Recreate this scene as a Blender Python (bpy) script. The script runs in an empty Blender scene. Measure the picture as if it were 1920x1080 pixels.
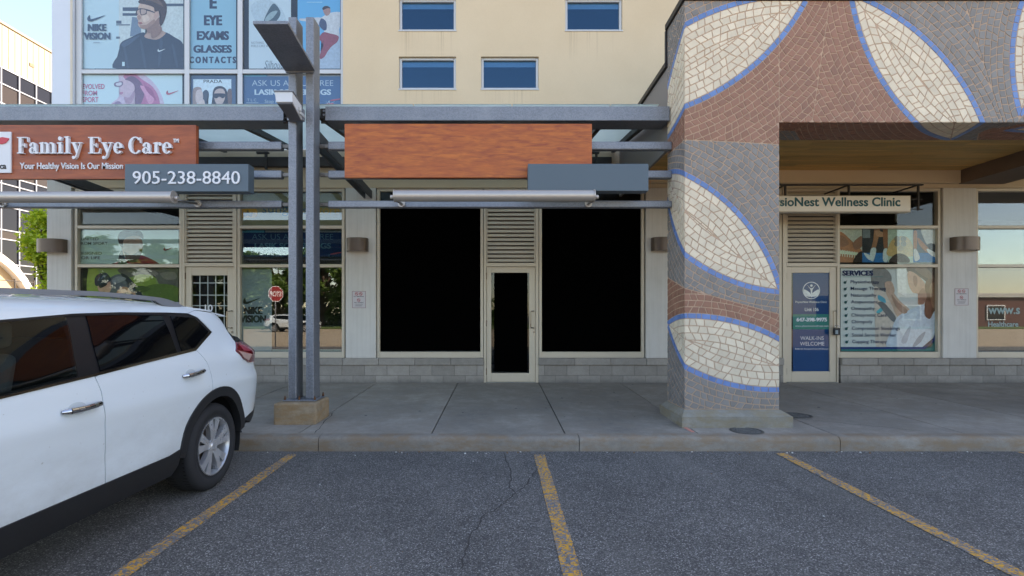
import bpy, bmesh, math, random
from mathutils import Vector, Matrix
sc = bpy.context.scene
COL = sc.collection
rnd = random.Random(11)
rad = math.radians

# ---------------------------------------------------------------- camera
# pinhole measured from the photograph: focal 950 px of 1920, principal point (935, 592), lens 1.43 m above the asphalt
F, CX, CY, HC = 950.0, 935.0, 592.0, 1.43
cam = bpy.data.cameras.new('camera')
cam.sensor_width = 36.0
cam.lens = 36.0 * F / 1920.0
cam.shift_x = (960 - CX) / 1920.0
cam.shift_y = (CY - 540) / 1920.0
cam.clip_start = 0.05
cam.clip_end = 3000
camo = bpy.data.objects.new('camera', cam)
COL.objects.link(camo)
camo.location = (0, 0, HC)
camo.rotation_euler = (rad(90), 0, 0)
sc.camera = camo

# ---------------------------------------------------------------- sky and sun (open shade: the sun stands behind the building)
SUN_EL, SUN_AZ = rad(36), rad(58)          # azimuth clockwise from +Y
w = bpy.data.worlds.new('World')
sc.world = w
w.use_nodes = True
nt = w.node_tree
nt.nodes.clear()
sky = nt.nodes.new('ShaderNodeTexSky')
sky.sky_type = 'NISHITA'
sky.sun_disc = False
sky.sun_elevation = SUN_EL
sky.sun_rotation = SUN_AZ
sky.air_density = 1.0
sky.dust_density = 0.5
sky.ozone_density = 1.4
bg = nt.nodes.new('ShaderNodeBackground')
bg.inputs['Strength'].default_value = 0.13
wo = nt.nodes.new('ShaderNodeOutputWorld')
nt.links.new(sky.outputs[0], bg.inputs[0])
nt.links.new(bg.outputs[0], wo.inputs[0])
sl = bpy.data.lights.new('sun', 'SUN')
sl.energy = 4.0
sl.angle = rad(0.5)
sl.color = (1.0, 0.93, 0.82)
so = bpy.data.objects.new('sun', sl)
COL.objects.link(so)
sdir = Vector((math.sin(SUN_AZ) * math.cos(SUN_EL), math.cos(SUN_AZ) * math.cos(SUN_EL), math.sin(SUN_EL)))
so.rotation_euler = sdir.to_track_quat('Z', 'Y').to_euler()
so.location = (30, 40, 40)
vs = sc.view_settings
vs.view_transform = 'Standard'
vs.look = 'None'
vs.gamma = 1.0
vs.use_curve_mapping = False
vs.exposure = 2.0
vs.use_white_balance = True             # camera white balance set for open shade
vs.white_balance_temperature = 7700
vs.white_balance_tint = 17
sc.cycles.use_denoising = True
sc.cycles.max_bounces = 8
sc.cycles.transparent_max_bounces = 12
sc.cycles.caustics_reflective = False
sc.cycles.caustics_refractive = False
sc.cycles.sample_clamp_indirect = 6.0

# ---------------------------------------------------------------- helpers
def PX(px, d): return (px - CX) * d / F
def PZ(py, d): return HC - (py - CY) * d / F
YF = 9.05                                   # storefront plane
def fx(px): return PX(px, YF)
def fz(py): return PZ(py, YF)

ORG = {}                                    # world origin of each root
def root_org(o):
    while o is not None and o.parent is not None:
        o = o.parent
    return ORG.get(o.name, Vector((0, 0, 0))) if o else Vector((0, 0, 0))

def tag(o, label=None, cat=None, group=None, kind=None):
    if label: o['label'] = label
    if cat: o['category'] = cat
    if group: o['group'] = group
    if kind: o['kind'] = kind
    return o

def thing(name, label, cat, loc, group=None):
    o = bpy.data.objects.new(name, None)
    o.empty_display_size = 0.1
    COL.objects.link(o)
    o.location = loc
    ORG[o.name] = Vector(loc)
    return tag(o, label, cat, group)

def link_mesh(me, name, mat, parent=None, loc=None):
    o = bpy.data.objects.new(name, me)
    COL.objects.link(o)
    if parent is not None: o.parent = parent
    if loc is not None: o.location = loc
    return o

class MB:
    """collects shapes given in world coordinates and links them as ONE mesh object"""
    def __init__(s):
        s.bm = bmesh.new(); s.mi = 0
    def _f(s, vs):
        try:
            f = s.bm.faces.new(vs); f.material_index = s.mi; return f
        except ValueError:
            return None
    def box(s, x0, x1, y0, y1, z0, z1, b=0.0, seg=1):
        if x0 > x1: x0, x1 = x1, x0
        if y0 > y1: y0, y1 = y1, y0
        if z0 > z1: z0, z1 = z1, z0
        c = [(x0,y0,z0),(x1,y0,z0),(x1,y1,z0),(x0,y1,z0),(x0,y0,z1),(x1,y0,z1),(x1,y1,z1),(x0,y1,z1)]
        return s.hexa(c, b, seg)
    def hexa(s, c, b=0.0, seg=1):
        v = [s.bm.verts.new(p) for p in c]
        fs = [s._f([v[i] for i in q]) for q in ((0,3,2,1),(4,5,6,7),(0,1,5,4),(1,2,6,5),(2,3,7,6),(3,0,4,7))]
        if b > 0:
            es = list({e for f in fs for e in f.edges})
            r = bmesh.ops.bevel(s.bm, geom=es, offset=b, segments=seg, affect='EDGES', profile=0.5, clamp_overlap=True)
            for f in r['faces']: f.material_index = s.mi
        return s
    def prism(s, A, B):
        """loft between two equal-length loops, capped"""
        a = [s.bm.verts.new(p) for p in A]; b = [s.bm.verts.new(p) for p in B]
        n = len(a)
        s._f(a[::-1]); s._f(b)
        for i in range(n):
            j = (i + 1) % n
            s._f([a[i], a[j], b[j], b[i]])
        return s
    def face(s, P): return s._f([s.bm.verts.new(p) for p in P])
    def flat(s, pts, y0, y1):
        """polygon (x,z) CCW seen from the front, thickness y0..y1 (y0 nearer the camera)"""
        return s.prism([(x, y0, z) for x, z in pts][::-1], [(x, y1, z) for x, z in pts][::-1])
    def cyl(s, p0, p1, r0, r1=None, n=16, caps=True):
        r1 = r0 if r1 is None else r1
        p0 = Vector(p0); p1 = Vector(p1)
        q = (p1 - p0).to_track_quat('Z', 'Y')
        A = []; B = []
        for i in range(n):
            a = 2 * math.pi * i / n
            d = q @ Vector((math.cos(a), math.sin(a), 0))
            A.append(s.bm.verts.new(p0 + d * r0)); B.append(s.bm.verts.new(p1 + d * r1))
        for i in range(n):
            j = (i + 1) % n
            f = s._f([A[i], A[j], B[j], B[i]])
            if f: f.smooth = True
        if caps: s._f(A[::-1]); s._f(B)
        return s
    def tube(s, pts, r, n=8):
        for i in range(len(pts) - 1):
            ra = r[i] if isinstance(r, (list, tuple)) else r
            rb = r[i + 1] if isinstance(r, (list, tuple)) else r
            s.cyl(pts[i], pts[i + 1], ra, rb, n)
        return s
    def lathe(s, prof, org, axis='Z', n=24, a0=0.0, a1=2 * math.pi, smooth=True):
        """prof: (radius, height) pairs turned about an axis through org"""
        full = abs(a1 - a0 - 2 * math.pi) < 1e-6
        m = n if full else n + 1
        rings = []
        for (r, h) in prof:
            ring = []
            for i in range(m):
                a = a0 + (a1 - a0) * i / n
                c, t = r * math.cos(a), r * math.sin(a)
                p = {'Z': (c, t, h), 'X': (h, c, t), 'Y': (c, h, t)}[axis]
                ring.append(s.bm.verts.new((org[0] + p[0], org[1] + p[1], org[2] + p[2])))
            rings.append(ring)
        for k in range(len(rings) - 1):
            for i in range(m if full else m - 1):
                j = (i + 1) % m
                f = s._f([rings[k][i], rings[k][j], rings[k + 1][j], rings[k + 1][i]])
                if f: f.smooth = smooth
        return s
    def build(s, name, mats, parent=None, smooth=False, base=None, fixn=True):
        bm = s.bm
        if fixn: bmesh.ops.recalc_face_normals(bm, faces=bm.faces)
        if parent is not None:
            off = root_org(parent)
        elif base is not None:
            off = Vector(base)
        else:
            off = Vector((0, 0, 0))
        if off.length > 0:
            for v in bm.verts: v.co -= off
        me = bpy.data.meshes.new(name)
        if smooth:
            for f in bm.faces: f.smooth = True
        bm.to_mesh(me); bm.free()
        if not isinstance(mats, (list, tuple)): mats = [mats]
        for m in mats: me.materials.append(m)
        o = link_mesh(me, name, mats, parent)
        if parent is None:
            o.location = off; ORG[o.name] = off
        return o

def auto_smooth(o, ang=35):
    """sharp edges above an angle, smooth elsewhere"""
    bm = bmesh.new(); bm.from_mesh(o.data)
    for f in bm.faces: f.smooth = True
    for e in bm.edges:
        e.smooth = not (len(e.link_faces) == 2 and e.calc_face_angle(0) > rad(ang))
    bm.to_mesh(o.data); bm.free()
    return o

def kids(o): return [c for c in bpy.data.objects if c.parent == o]
def copy_tree(o, parent=None):
    c = o.copy(); COL.objects.link(c); c.parent = parent
    for ch in kids(o): copy_tree(ch, c)
    return c

def spline(pts, closed=True, n=6):
    """Catmull-Rom through 2-D points"""
    out = []; m = len(pts)
    rng = range(m if closed else m - 1)
    for i in rng:
        p0 = pts[(i - 1) % m] if closed or i > 0 else pts[0]
        p1 = pts[i]; p2 = pts[(i + 1) % m]
        p3 = pts[(i + 2) % m] if closed or i + 2 < m else pts[-1]
        for k in range(n):
            t = k / n
            out.append(tuple(0.5 * (2 * b + (c - a) * t + (2 * a - 5 * b + 4 * c - d) * t * t + (3 * b - a - 3 * c + d) * t ** 3)
                             for a, b, c, d in zip(p0, p1, p2, p3)))
    if not closed: out.append(pts[-1])
    return out

# ---------------------------------------------------------------- materials
def s2l(c):
    """sRGB 0-255 to linear"""
    return tuple(((v / 255 + 0.055) / 1.055) ** 2.4 if v > 10 else v / 255 / 12.92 for v in c)

class NT:
    def __init__(s, m):
        m.use_nodes = True
        s.t = m.node_tree; s.n = s.t.nodes; s.n.clear()
        s.out = s.n.new('ShaderNodeOutputMaterial')
    def add(s, typ, **kw):
        nd = s.n.new(typ)
        for k, v in kw.items():
            if k == 'inp':
                for a, b in v.items():
                    if hasattr(b, 'is_output') or isinstance(b, bpy.types.NodeSocket): s.t.links.new(b, nd.inputs[a])
                    else: nd.inputs[a].default_value = b
            else: setattr(nd, k, v)
        return nd
    def link(s, a, b): s.t.links.new(a, b)
    def pos(s, scale=(1, 1, 1)):
        g = s.add('ShaderNodeNewGeometry')
        mp = s.add('ShaderNodeMapping', inp={'Vector': g.outputs['Position'], 'Scale': scale})
        return mp.outputs[0]
    def noise(s, vec, scale, detail=4, rough=0.55, dist=0.0):
        return s.add('ShaderNodeTexNoise', inp={'Vector': vec, 'Scale': scale, 'Detail': detail, 'Roughness': rough, 'Distortion': dist}).outputs[0]
    def ramp(s, fac, stops):
        r = s.add('ShaderNodeValToRGB', inp={'Fac': fac})
        el = r.color_ramp.elements
        while len(el) < len(stops): el.new(0.5)
        for e, (p, c) in zip(el, stops):
            e.position = p; e.color = (c[0], c[1], c[2], 1) if len(c) > 1 else (c[0], c[0], c[0], 1)
        return r.outputs[0]
    def mix(s, fac, a, b, mode='MIX'):
        m = s.add('ShaderNodeMix', data_type='RGBA', blend_type=mode)
        for sock, v in ((m.inputs[0], fac), (m.inputs[6], a), (m.inputs[7], b)):
            if isinstance(v, bpy.types.NodeSocket): s.link(v, sock)
            elif isinstance(v, (int, float)): sock.default_value = v
            else: sock.default_value = (v[0], v[1], v[2], 1)
        return m.outputs[2]
    def math(s, op, a, b=0.0, clamp=False):
        m = s.add('ShaderNodeMath', operation=op, use_clamp=clamp)
        for sock, v in ((m.inputs[0], a), (m.inputs[1], b)):
            if isinstance(v, bpy.types.NodeSocket): s.link(v, sock)
            else: sock.default_value = v
        return m.outputs[0]
    def bsdf(s, **kw):
        b = s.add('ShaderNodeBsdfPrincipled')
        for k, v in kw.items():
            k = k.replace('_', ' ')
            if isinstance(v, bpy.types.NodeSocket): s.link(v, b.inputs[k])
            elif isinstance(v, tuple): b.inputs[k].default_value = (v[0], v[1], v[2], 1)
            else: b.inputs[k].default_value = v
        s.link(b.outputs[0], s.out.inputs[0])
        return b
    def bump(s, h, strength, dist=0.01):
        return s.add('ShaderNodeBump', inp={'Height': h, 'Strength': strength, 'Distance': dist}).outputs[0]

MATS = {}
def mat(name, col, rough=0.6, metal=0.0, var=0.10, vs_=2.0, bump=0.0, bs=60.0, objvar=0.0, stretch=(1, 1, 1), coat=0.0, spec=0.5, fine=0.0, fs=120.0, dist=0.004):
    """plain surface: colour with soft blotches, fine grain, optional relief and per-object variation"""
    if name in MATS: return MATS[name]
    m = bpy.data.materials.new(name); t = NT(m)
    c = s2l(col)
    p = t.pos(stretch)
    n1 = t.noise(p, vs_, 5, 0.6)
    colr = t.mix(t.math('MULTIPLY', t.math('SUBTRACT', n1, 0.5), 1.0), c, c) if False else None
    f = t.ramp(n1, [(0.28, (1 - var,)), (0.72, (1 + var,))]) if var > 0 else None
    base = t.add('ShaderNodeRGB'); base.outputs[0].default_value = (*c, 1)
    cur = base.outputs[0]
    if f is not None: cur = t.mix(1.0, cur, f, 'MULTIPLY')
    if fine > 0:
        n2 = t.noise(t.pos(), fs, 2, 0.7)
        cur = t.mix(1.0, cur, t.ramp(n2, [(0.3, (1 - fine,)), (0.7, (1 + fine,))]), 'MULTIPLY')
    if objvar > 0:
        oi = t.add('ShaderNodeObjectInfo').outputs['Random']
        gi = t.add('ShaderNodeNewGeometry').outputs['Random Per Island']
        r = t.math('FRACT', t.math('ADD', t.math('MULTIPLY', oi, 7.13), gi))
        cur = t.mix(1.0, cur, t.ramp(r, [(0, (1 - objvar,)), (1, (1 + objvar,))]), 'MULTIPLY')
    b = t.bsdf(Base_Color=cur, Metallic=metal)
    rr = t.math('ADD', t.math('MULTIPLY', t.math('SUBTRACT', n1, 0.5), 0.2), rough, True)
    t.link(rr, b.inputs['Roughness'])
    b.inputs['Specular IOR Level'].default_value = spec
    if coat: b.inputs['Coat Weight'].default_value = coat; b.inputs['Coat Roughness'].default_value = 0.04
    if bump > 0:
        h = t.noise(t.pos(), bs, 3, 0.6)
        t.link(t.bump(h, bump, dist), b.inputs['Normal'])
    MATS[name] = m
    return m

def glass_mat(name, tint=(0.8, 0.88, 0.85), refl=0.06, rtint=(1, 1, 1), rough=0.0, ior=1.5):
    """thin pane: mostly see-through with a mirror layer that grows at grazing angles"""
    m = bpy.data.materials.new(name); t = NT(m)
    bf = t.add('ShaderNodeNewGeometry').outputs['Backfacing']        # same reflectance on both faces of the thin pane
    lw = t.add('ShaderNodeFresnel', inp={'IOR': t.math('SUBTRACT', ior, t.math('MULTIPLY', bf, ior - 1 / ior))}).outputs[0]
    fac = t.math('ADD', lw, refl, True)
    tr = t.add('ShaderNodeBsdfTransparent', inp={'Color': (*tint, 1)}).outputs[0]
    gl = t.add('ShaderNodeBsdfGlossy', inp={'Color': (*rtint, 1), 'Roughness': rough}).outputs[0]
    mx = t.add('ShaderNodeMixShader', inp={0: fac, 1: tr, 2: gl})
    t.link(mx.outputs[0], t.out.inputs[0])
    MATS[name] = m
    return m

def galv_mat():
    m = bpy.data.materials.new('galvanised_steel'); t = NT(m)
    p = t.pos()
    v = t.add('ShaderNodeTexVoronoi', inp={'Vector': p, 'Scale': 95.0}).outputs['Color']
    vv = t.add('ShaderNodeSeparateColor', inp={0: v}).outputs[0]
    n = t.noise(t.pos((1, 1, 0.35)), 2.2, 6, 0.65)
    n3 = t.noise(t.pos((3, 3, 14)), 1.5, 3, 0.6)
    c = t.mix(t.ramp(vv, [(0.1, (0,)), (0.9, (1,))]), s2l((120, 124, 131)), s2l((143, 147, 154)))
    c = t.mix(t.ramp(n, [(0.48, (0,)), (0.78, (0.5,))]), c, s2l((160, 163, 168)))
    c = t.mix(t.ramp(n3, [(0.55, (0,)), (0.8, (0.3,))]), c, s2l((96, 98, 104)))
    c = t.mix(t.ramp(t.noise(t.pos(), 7, 5, 0.7), [(0.64, (0,)), (0.78, (0.35,))]), c, s2l((122, 104, 84)))
    b = t.bsdf(Base_Color=c, Metallic=0.55)
    t.link(t.ramp(vv, [(0, (0.42,)), (1, (0.62,))]), b.inputs['Roughness'])
    t.link(t.bump(n3, 0.15, 0.003), b.inputs['Normal'])
    return m
GALV = galv_mat()

def asphalt_mat():
    m = bpy.data.materials.new('asphalt'); t = NT(m)
    p = t.pos()
    vo = t.add('ShaderNodeTexVoronoi', inp={'Vector': p, 'Scale': 138.0})
    agg = t.add('ShaderNodeSeparateColor', inp={0: vo.outputs['Color']}).outputs[0]
    d = vo.outputs['Distance']
    n = t.noise(p, 0.9, 6, 0.6)
    n2 = t.noise(p, 260, 2, 0.7)
    n4 = t.noise(p, 6.0, 5, 0.65)
    c = t.mix(t.ramp(agg, [(0.35, (0,)), (0.96, (1,))]), s2l((80, 78, 76)), s2l((150, 147, 143)))
    c = t.mix(t.ramp(agg, [(0.92, (0,)), (0.97, (0.75,))]), c, s2l((206, 202, 196)))
    c = t.mix(t.ramp(d, [(0.3, (0,)), (0.6, (0.55,))]), c, s2l((66, 65, 64)))
    c = t.mix(1.0, c, t.ramp(n, [(0.3, (0.84,)), (0.7, (1.22,))]), 'MULTIPLY')
    c = t.mix(1.0, c, t.ramp(n4, [(0.3, (0.88,)), (0.7, (1.1,))]), 'MULTIPLY')
    c = t.mix(t.ramp(t.noise(p, 0.55, 5, 0.7, 0.6), [(0.58, (0,)), (0.72, (0.5,))]), c, s2l((58, 57, 57)))
    c = t.mix(t.ramp(t.noise(t.pos((1.6, .35, 1)), 0.8, 4, .6), [(0.5, (0,)), (0.75, (0.4,))]), c, s2l((132, 128, 122)))
    c = t.mix(t.ramp(t.noise(p, 3.1, 3, .5), [(0.70, (0,)), (0.76, (0.5,))]), c, s2l((50, 48, 47)))
    b = t.bsdf(Base_Color=c, Roughness=0.85)
    h = t.math('ADD', t.math('MULTIPLY', d, -1.0), t.math('MULTIPLY', n2, 0.5))
    t.link(t.bump(h, 0.7, 0.006), b.inputs['Normal'])
    return m
ASPH = asphalt_mat()

def paint_line_mat():
    m = bpy.data.materials.new('worn_yellow_paint'); t = NT(m)
    p = t.pos()
    n = t.noise(p, 26, 6, 0.75)
    n2 = t.noise(p, 3.0, 4, 0.6)
    vo = t.add('ShaderNodeTexVoronoi', inp={'Vector': p, 'Scale': 105.0})
    agg = t.add('ShaderNodeSeparateColor', inp={0: vo.outputs['Color']}).outputs[0]
    k = t.math('ADD', t.math('MULTIPLY', n, 0.65), t.math('ADD', t.math('MULTIPLY', n2, 0.25), t.math('MULTIPLY', agg, 0.18)))
    f = t.ramp(k, [(0.485, (0,)), (0.555, (1,))])
    yel = t.mix(n2, s2l((214, 150, 34)), s2l((226, 170, 62)))
    asp = t.mix(agg, s2l((70, 72, 76)), s2l((128, 130, 134)))
    b = t.bsdf(Base_Color=t.mix(f, yel, asp), Roughness=0.8)
    t.link(t.bump(t.math('SUBTRACT', n, vo.outputs['Distance']), 0.5, 0.004), b.inputs['Normal'])
    return m
YELL = paint_line_mat()

def concrete_mat(name, col, dark, var=0.2, tan=None):
    m = bpy.data.materials.new(name); t = NT(m)
    p = t.pos()
    n = t.noise(p, 1.3, 7, 0.62)
    n2 = t.noise(p, 14, 5, 0.7)
    n3 = t.noise(p, 220, 2, 0.6)
    c = t.mix(t.ramp(n, [(0.3, (0,)), (0.7, (1,))]), s2l(dark), s2l(col))
    c = t.mix(1.0, c, t.ramp(n2, [(0.3, (1 - var,)), (0.7, (1 + var,))]), 'MULTIPLY')
    c = t.mix(1.0, c, t.ramp(n3, [(0.3, (0.86,)), (0.7, (1.14,))]), 'MULTIPLY')
    if tan: c = t.mix(t.ramp(t.noise(t.pos((1, 1, 3)), 4, 5, 0.7), [(0.42, (0,)), (0.62, (0.8,))]), c, s2l(tan))
    oi = t.add('ShaderNodeObjectInfo').outputs['Random']
    c = t.mix(1.0, c, t.ramp(oi, [(0, (0.92,)), (1, (1.07,))]), 'MULTIPLY')
    b = t.bsdf(Base_Color=c, Roughness=0.9)
    t.link(t.bump(t.math('ADD', n2, n3), 0.25, 0.004), b.inputs['Normal'])
    return m
CONC = concrete_mat('pavement_concrete', (164, 155, 143), (126, 120, 112), 0.12, (138, 128, 116))
KERB = concrete_mat('kerb_concrete', (150, 143, 133), (126, 117, 106), 0.12, (138, 116, 92))
FOOT = concrete_mat('exposed_footing_concrete', (168, 150, 126), (134, 116, 94), 0.2, (150, 120, 84))
PLIN = concrete_mat('plinth_concrete', (150, 146, 136), (116, 112, 102), 0.16, (138, 124, 98))

def cmu_mat():
    m = bpy.data.materials.new('concrete_block'); t = NT(m)
    p = t.pos()
    n2 = t.noise(p, 9, 6, 0.7); n3 = t.noise(p, 160, 3, 0.7)
    oi = t.add('ShaderNodeObjectInfo').outputs['Random']
    c = t.mix(oi, s2l((146, 140, 132)), s2l((166, 159, 150)))
    c = t.mix(1.0, c, t.ramp(n2, [(0.3, (0.86,)), (0.7, (1.1,))]), 'MULTIPLY')
    c = t.mix(1.0, c, t.ramp(n3, [(0.3, (0.84,)), (0.7, (1.16,))]), 'MULTIPLY')
    # damp, grimy splash zone along the pavement
    z = t.add('ShaderNodeSeparateXYZ', inp={0: t.add('ShaderNodeNewGeometry').outputs['Position']}).outputs[2]
    k = t.math('ADD', z, t.math('MULTIPLY', t.noise(p, 3, 4, 0.6), 0.16))
    c = t.mix(t.ramp(k, [(0.30, (0.5,)), (0.40, (0,))]), c, s2l((84, 84, 86)))
    b = t.bsdf(Base_Color=c, Roughness=0.92)
    t.link(t.bump(n3, 0.5, 0.004), b.inputs['Normal'])
    return m
CMU = cmu_mat()

def stucco_mat():
    m = bpy.data.materials.new('cream_stucco'); t = NT(m)
    p = t.pos()
    n = t.noise(p, 0.7, 6, 0.6); n3 = t.noise(p, 75, 4, 0.65)
    c = t.mix(t.ramp(n, [(0.3, (0,)), (0.7, (1,))]), s2l((210, 190, 160)), s2l((219, 200, 171)))
    c = t.mix(1.0, c, t.ramp(n3, [(0.3, (0.96,)), (0.7, (1.03,))]), 'MULTIPLY')
    # rain streaks that run down from the window sills
    sp = t.add('ShaderNodeSeparateXYZ', inp={0: p})
    st = t.noise(t.pos((16, 1, 0.22)), 1.0, 4, 0.7)
    stf = t.ramp(st, [(0.54, (0,)), (0.68, (1,))])
    tot = None
    for (a, bb, zz) in STREAKS:
        mx = t.math('MULTIPLY', t.math('GREATER_THAN', sp.outputs[0], a), t.math('LESS_THAN', sp.outputs[0], bb))
        fd = t.math('SUBTRACT', 1.0, t.math('DIVIDE', t.math('SUBTRACT', zz, sp.outputs[2]), 0.6), True)
        mz = t.math('MULTIPLY', fd, t.math('LESS_THAN', sp.outputs[2], zz))
        k = t.math('MULTIPLY', mx, mz)
        tot = k if tot is None else t.math('ADD', tot, k)
    c = t.mix(t.math('MULTIPLY', t.math('MULTIPLY', tot, stf), 0.42, True), c, s2l((140, 118, 88)))
    b = t.bsdf(Base_Color=c, Roughness=0.95)
    b.inputs['Specular IOR Level'].default_value = 0.2
    t.link(t.bump(n3, 0.35, 0.006), b.inputs['Normal'])
    return m
UPW = [(748, 855, -4, 57), (1060, 1167, -4, 57), (748, 855, 106, 167), (902, 1010, 106, 167)]
STREAKS = [(fx(a) + 0.05, fx(b) - 0.05, fz(d)) for a, b, c, d in UPW]
STUC = stucco_mat()

def wood_sign_mat(name, a, b_, c_, sc_=1.0):
    m = bpy.data.materials.new(name); t = NT(m)
    p = t.pos((1.1 * sc_, 1, 6.5 * sc_))
    n = t.noise(p, 3.6, 6, 0.62, 0.5)
    n2 = t.noise(t.pos((5, 1, 90)), 2.0, 4, 0.6)
    n3 = t.noise(t.pos((1.2, 1, 3.5)), 1.7, 3, 0.5)
    c = t.mix(t.ramp(n, [(0.33, (0,)), (0.66, (1,))]), s2l(a), s2l(b_))
    c = t.mix(t.ramp(n3, [(0.45, (0,)), (0.7, (0.6,))]), c, s2l(c_))
    c = t.mix(1.0, c, t.ramp(n2, [(0.3, (0.88,)), (0.7, (1.1,))]), 'MULTIPLY')
    b = t.bsdf(Base_Color=c, Roughness=0.45)
    return m
WOODL = wood_sign_mat('dark_cherry_laminate', (146, 70, 38), (178, 92, 48), (132, 62, 36), 0.7)
WOODM = wood_sign_mat('orange_cherry_laminate', (152, 70, 36), (200, 110, 44), (180, 90, 38))

def panel_mat():
    m = bpy.data.materials.new('streaked_white_panel'); t = NT(m)
    n = t.noise(t.pos((22, 1, 0.6)), 1.0, 5, 0.7); n2 = t.noise(t.pos(), 3, 5, 0.65)
    c = t.mix(t.ramp(n, [(0.45, (0,)), (0.75, (0.35,))]), s2l((214, 210, 202)), s2l((176, 168, 154)))
    c = t.mix(1.0, c, t.ramp(n2, [(0.3, (0.95,)), (0.7, (1.04,))]), 'MULTIPLY')
    b = t.bsdf(Base_Color=c, Roughness=0.55)
    t.link(t.bump(t.noise(t.pos(), 120, 2), 0.06, 0.003), b.inputs['Normal'])
    return m
PANEL = panel_mat()
ALUM = mat('champagne_aluminium', (206, 194, 174), 0.42, 0.1, 0.04)
ALUW = mat('white_aluminium', (196, 198, 200), 0.42, 0.2, 0.03)
LOUV = mat('louvre_paint', (206, 196, 178), 0.5, 0.05, 0.05)
DKST = mat('dark_painted_steel', (62, 58, 56), 0.5, 0.3, 0.15)
BLKF = mat('matt_black_film', (2, 2, 2), 0.95, 0, 0, spec=0.02)
INTD = mat('dim_interior', (74, 72, 68), 0.9, 0, 0.2)
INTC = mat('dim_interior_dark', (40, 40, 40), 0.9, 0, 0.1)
BRON = mat('bronze_sconce', (104, 90, 80), 0.4, 0.5, 0.10)
COPE = mat('black_coping', (44, 40, 40), 0.45, 0.2, 0.1)
SIGW = mat('sign_white', (226, 228, 232), 0.45, 0, 0.02)
BLUEB = mat('slate_blue_sign_box', (82, 97, 107), 0.42, 0.1, 0.05, 1.2)
STEEL = mat('brushed_steel', (190, 182, 174), 0.45, 0.6, 0.06, 4.0, stretch=(0.3, 4, 4))
CHRM = mat('chrome', (210, 210, 212), 0.12, 1.0, 0.0)
RUBB = mat('black_rubber', (26, 26, 28), 0.75, 0, 0.15, 8)
GLASS = glass_mat('shop_glass', (0.95, 0.98, 0.97), 0.0, ior=1.36)
GLASSR = glass_mat('reflective_shop_glass', (0.92, 0.96, 0.95), 0.035)
GLASSU = glass_mat('upper_glass', (0.93, 0.98, 1.0), 0.0)
GLASSB = glass_mat('blue_coated_glass', (0.52, 0.68, 0.80), 0.05, (0.36, 0.66, 0.88))
CANG = None
def canopy_glass_mat():
    m = bpy.data.materials.new('frosted_canopy_glass'); t = NT(m)
    n = t.noise(t.pos(), 2.5, 5, 0.65)
    c = t.mix(n, s2l((216, 226, 220)), s2l((236, 242, 236)))
    d = t.add('ShaderNodeBsdfDiffuse', inp={'Color': c}).outputs[0]
    tr = t.add('ShaderNodeBsdfTranslucent', inp={'Color': c}).outputs[0]
    mx = t.add('ShaderNodeMixShader', inp={0: 0.9, 1: d, 2: tr})
    t.link(mx.outputs[0], t.out.inputs[0])
    return m
CANG = canopy_glass_mat()

# ---------------------------------------------------------------- lettering
def text_mesh(s):
    cu = bpy.data.curves.new('t', 'FONT'); cu.body = s
    cu.align_x = 'LEFT'
    return cu
def text(s, x0, x1, z0, z1, y, m, parent, name='lettering', depth=0.002, bold=0.0, shear=0.0, base=None, heavy=0.0):
    """lettering fitted into the box x0..x1, z0..z1 (ink bounds), front face at y - depth"""
    cu = text_mesh(s); cu.offset = bold; cu.shear = shear; cu.extrude = 0.05; cu.resolution_u = 4
    ob = bpy.data.objects.new('t', cu)
    me = bpy.data.meshes.new_from_object(ob)
    bpy.data.objects.remove(ob)
    xs = [v.co.x for v in me.vertices]; ys = [v.co.y for v in me.vertices]
    ax, bx, ay, by = min(xs), max(xs), min(ys), max(ys)
    off = root_org(parent) if parent else Vector(base or (0, 0, 0))
    for v in me.vertices:
        X = x0 + (v.co.x - ax) / (bx - ax) * (x1 - x0)
        Z = z0 + (v.co.y - ay) / (by - ay) * (z1 - z0)
        Y = y - depth if v.co.z > 0 else y
        v.co = (X - off.x, Y - off.y, Z - off.z)
    if heavy > 0:                                # extra black weight: strokes widened sideways
        bm = bmesh.new(); bm.from_mesh(me)
        src = list(bm.verts) + list(bm.edges) + list(bm.faces)
        for k, dx in enumerate((-heavy, heavy)):
            r = bmesh.ops.duplicate(bm, geom=src)
            for v in r['geom']:
                if isinstance(v, bmesh.types.BMVert): v.co.x += dx; v.co.y += .00004 * (k + 1)
        bm.to_mesh(me); bm.free()
    me.materials.clear(); me.materials.append(m)
    me.name = name
    return link_mesh(me, name, m, parent)
# ================================================================ ground
g = MB(); S = 900
g.face([(-S, -S, 0), (S, -S, 0), (S, S, 0), (-S, S, 0)])
lot = tag(g.build('parking_lot', ASPH, fixn=False), kind='structure')

def slope_z(y): return 0.15 + (y - 5.5) * 0.08 / 3.55
YK = 5.34
# bed under the paving (shows dark in the joints)
g = MB()
g.hexa([(-40, 5.40, 0.0), (40, 5.40, 0.0), (40, 9.3, 0.0), (-40, 9.3, 0.0),
        (-40, 5.40, 0.125), (40, 5.40, 0.125), (40, 9.3, slope_z(9.3) - 0.025), (-40, 9.3, slope_z(9.3) - 0.025)])
walk = tag(g.build('pavement', mat('joint_dirt', (48, 46, 44), 0.95), base=(0, 5.4, 0)), kind='structure')
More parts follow.
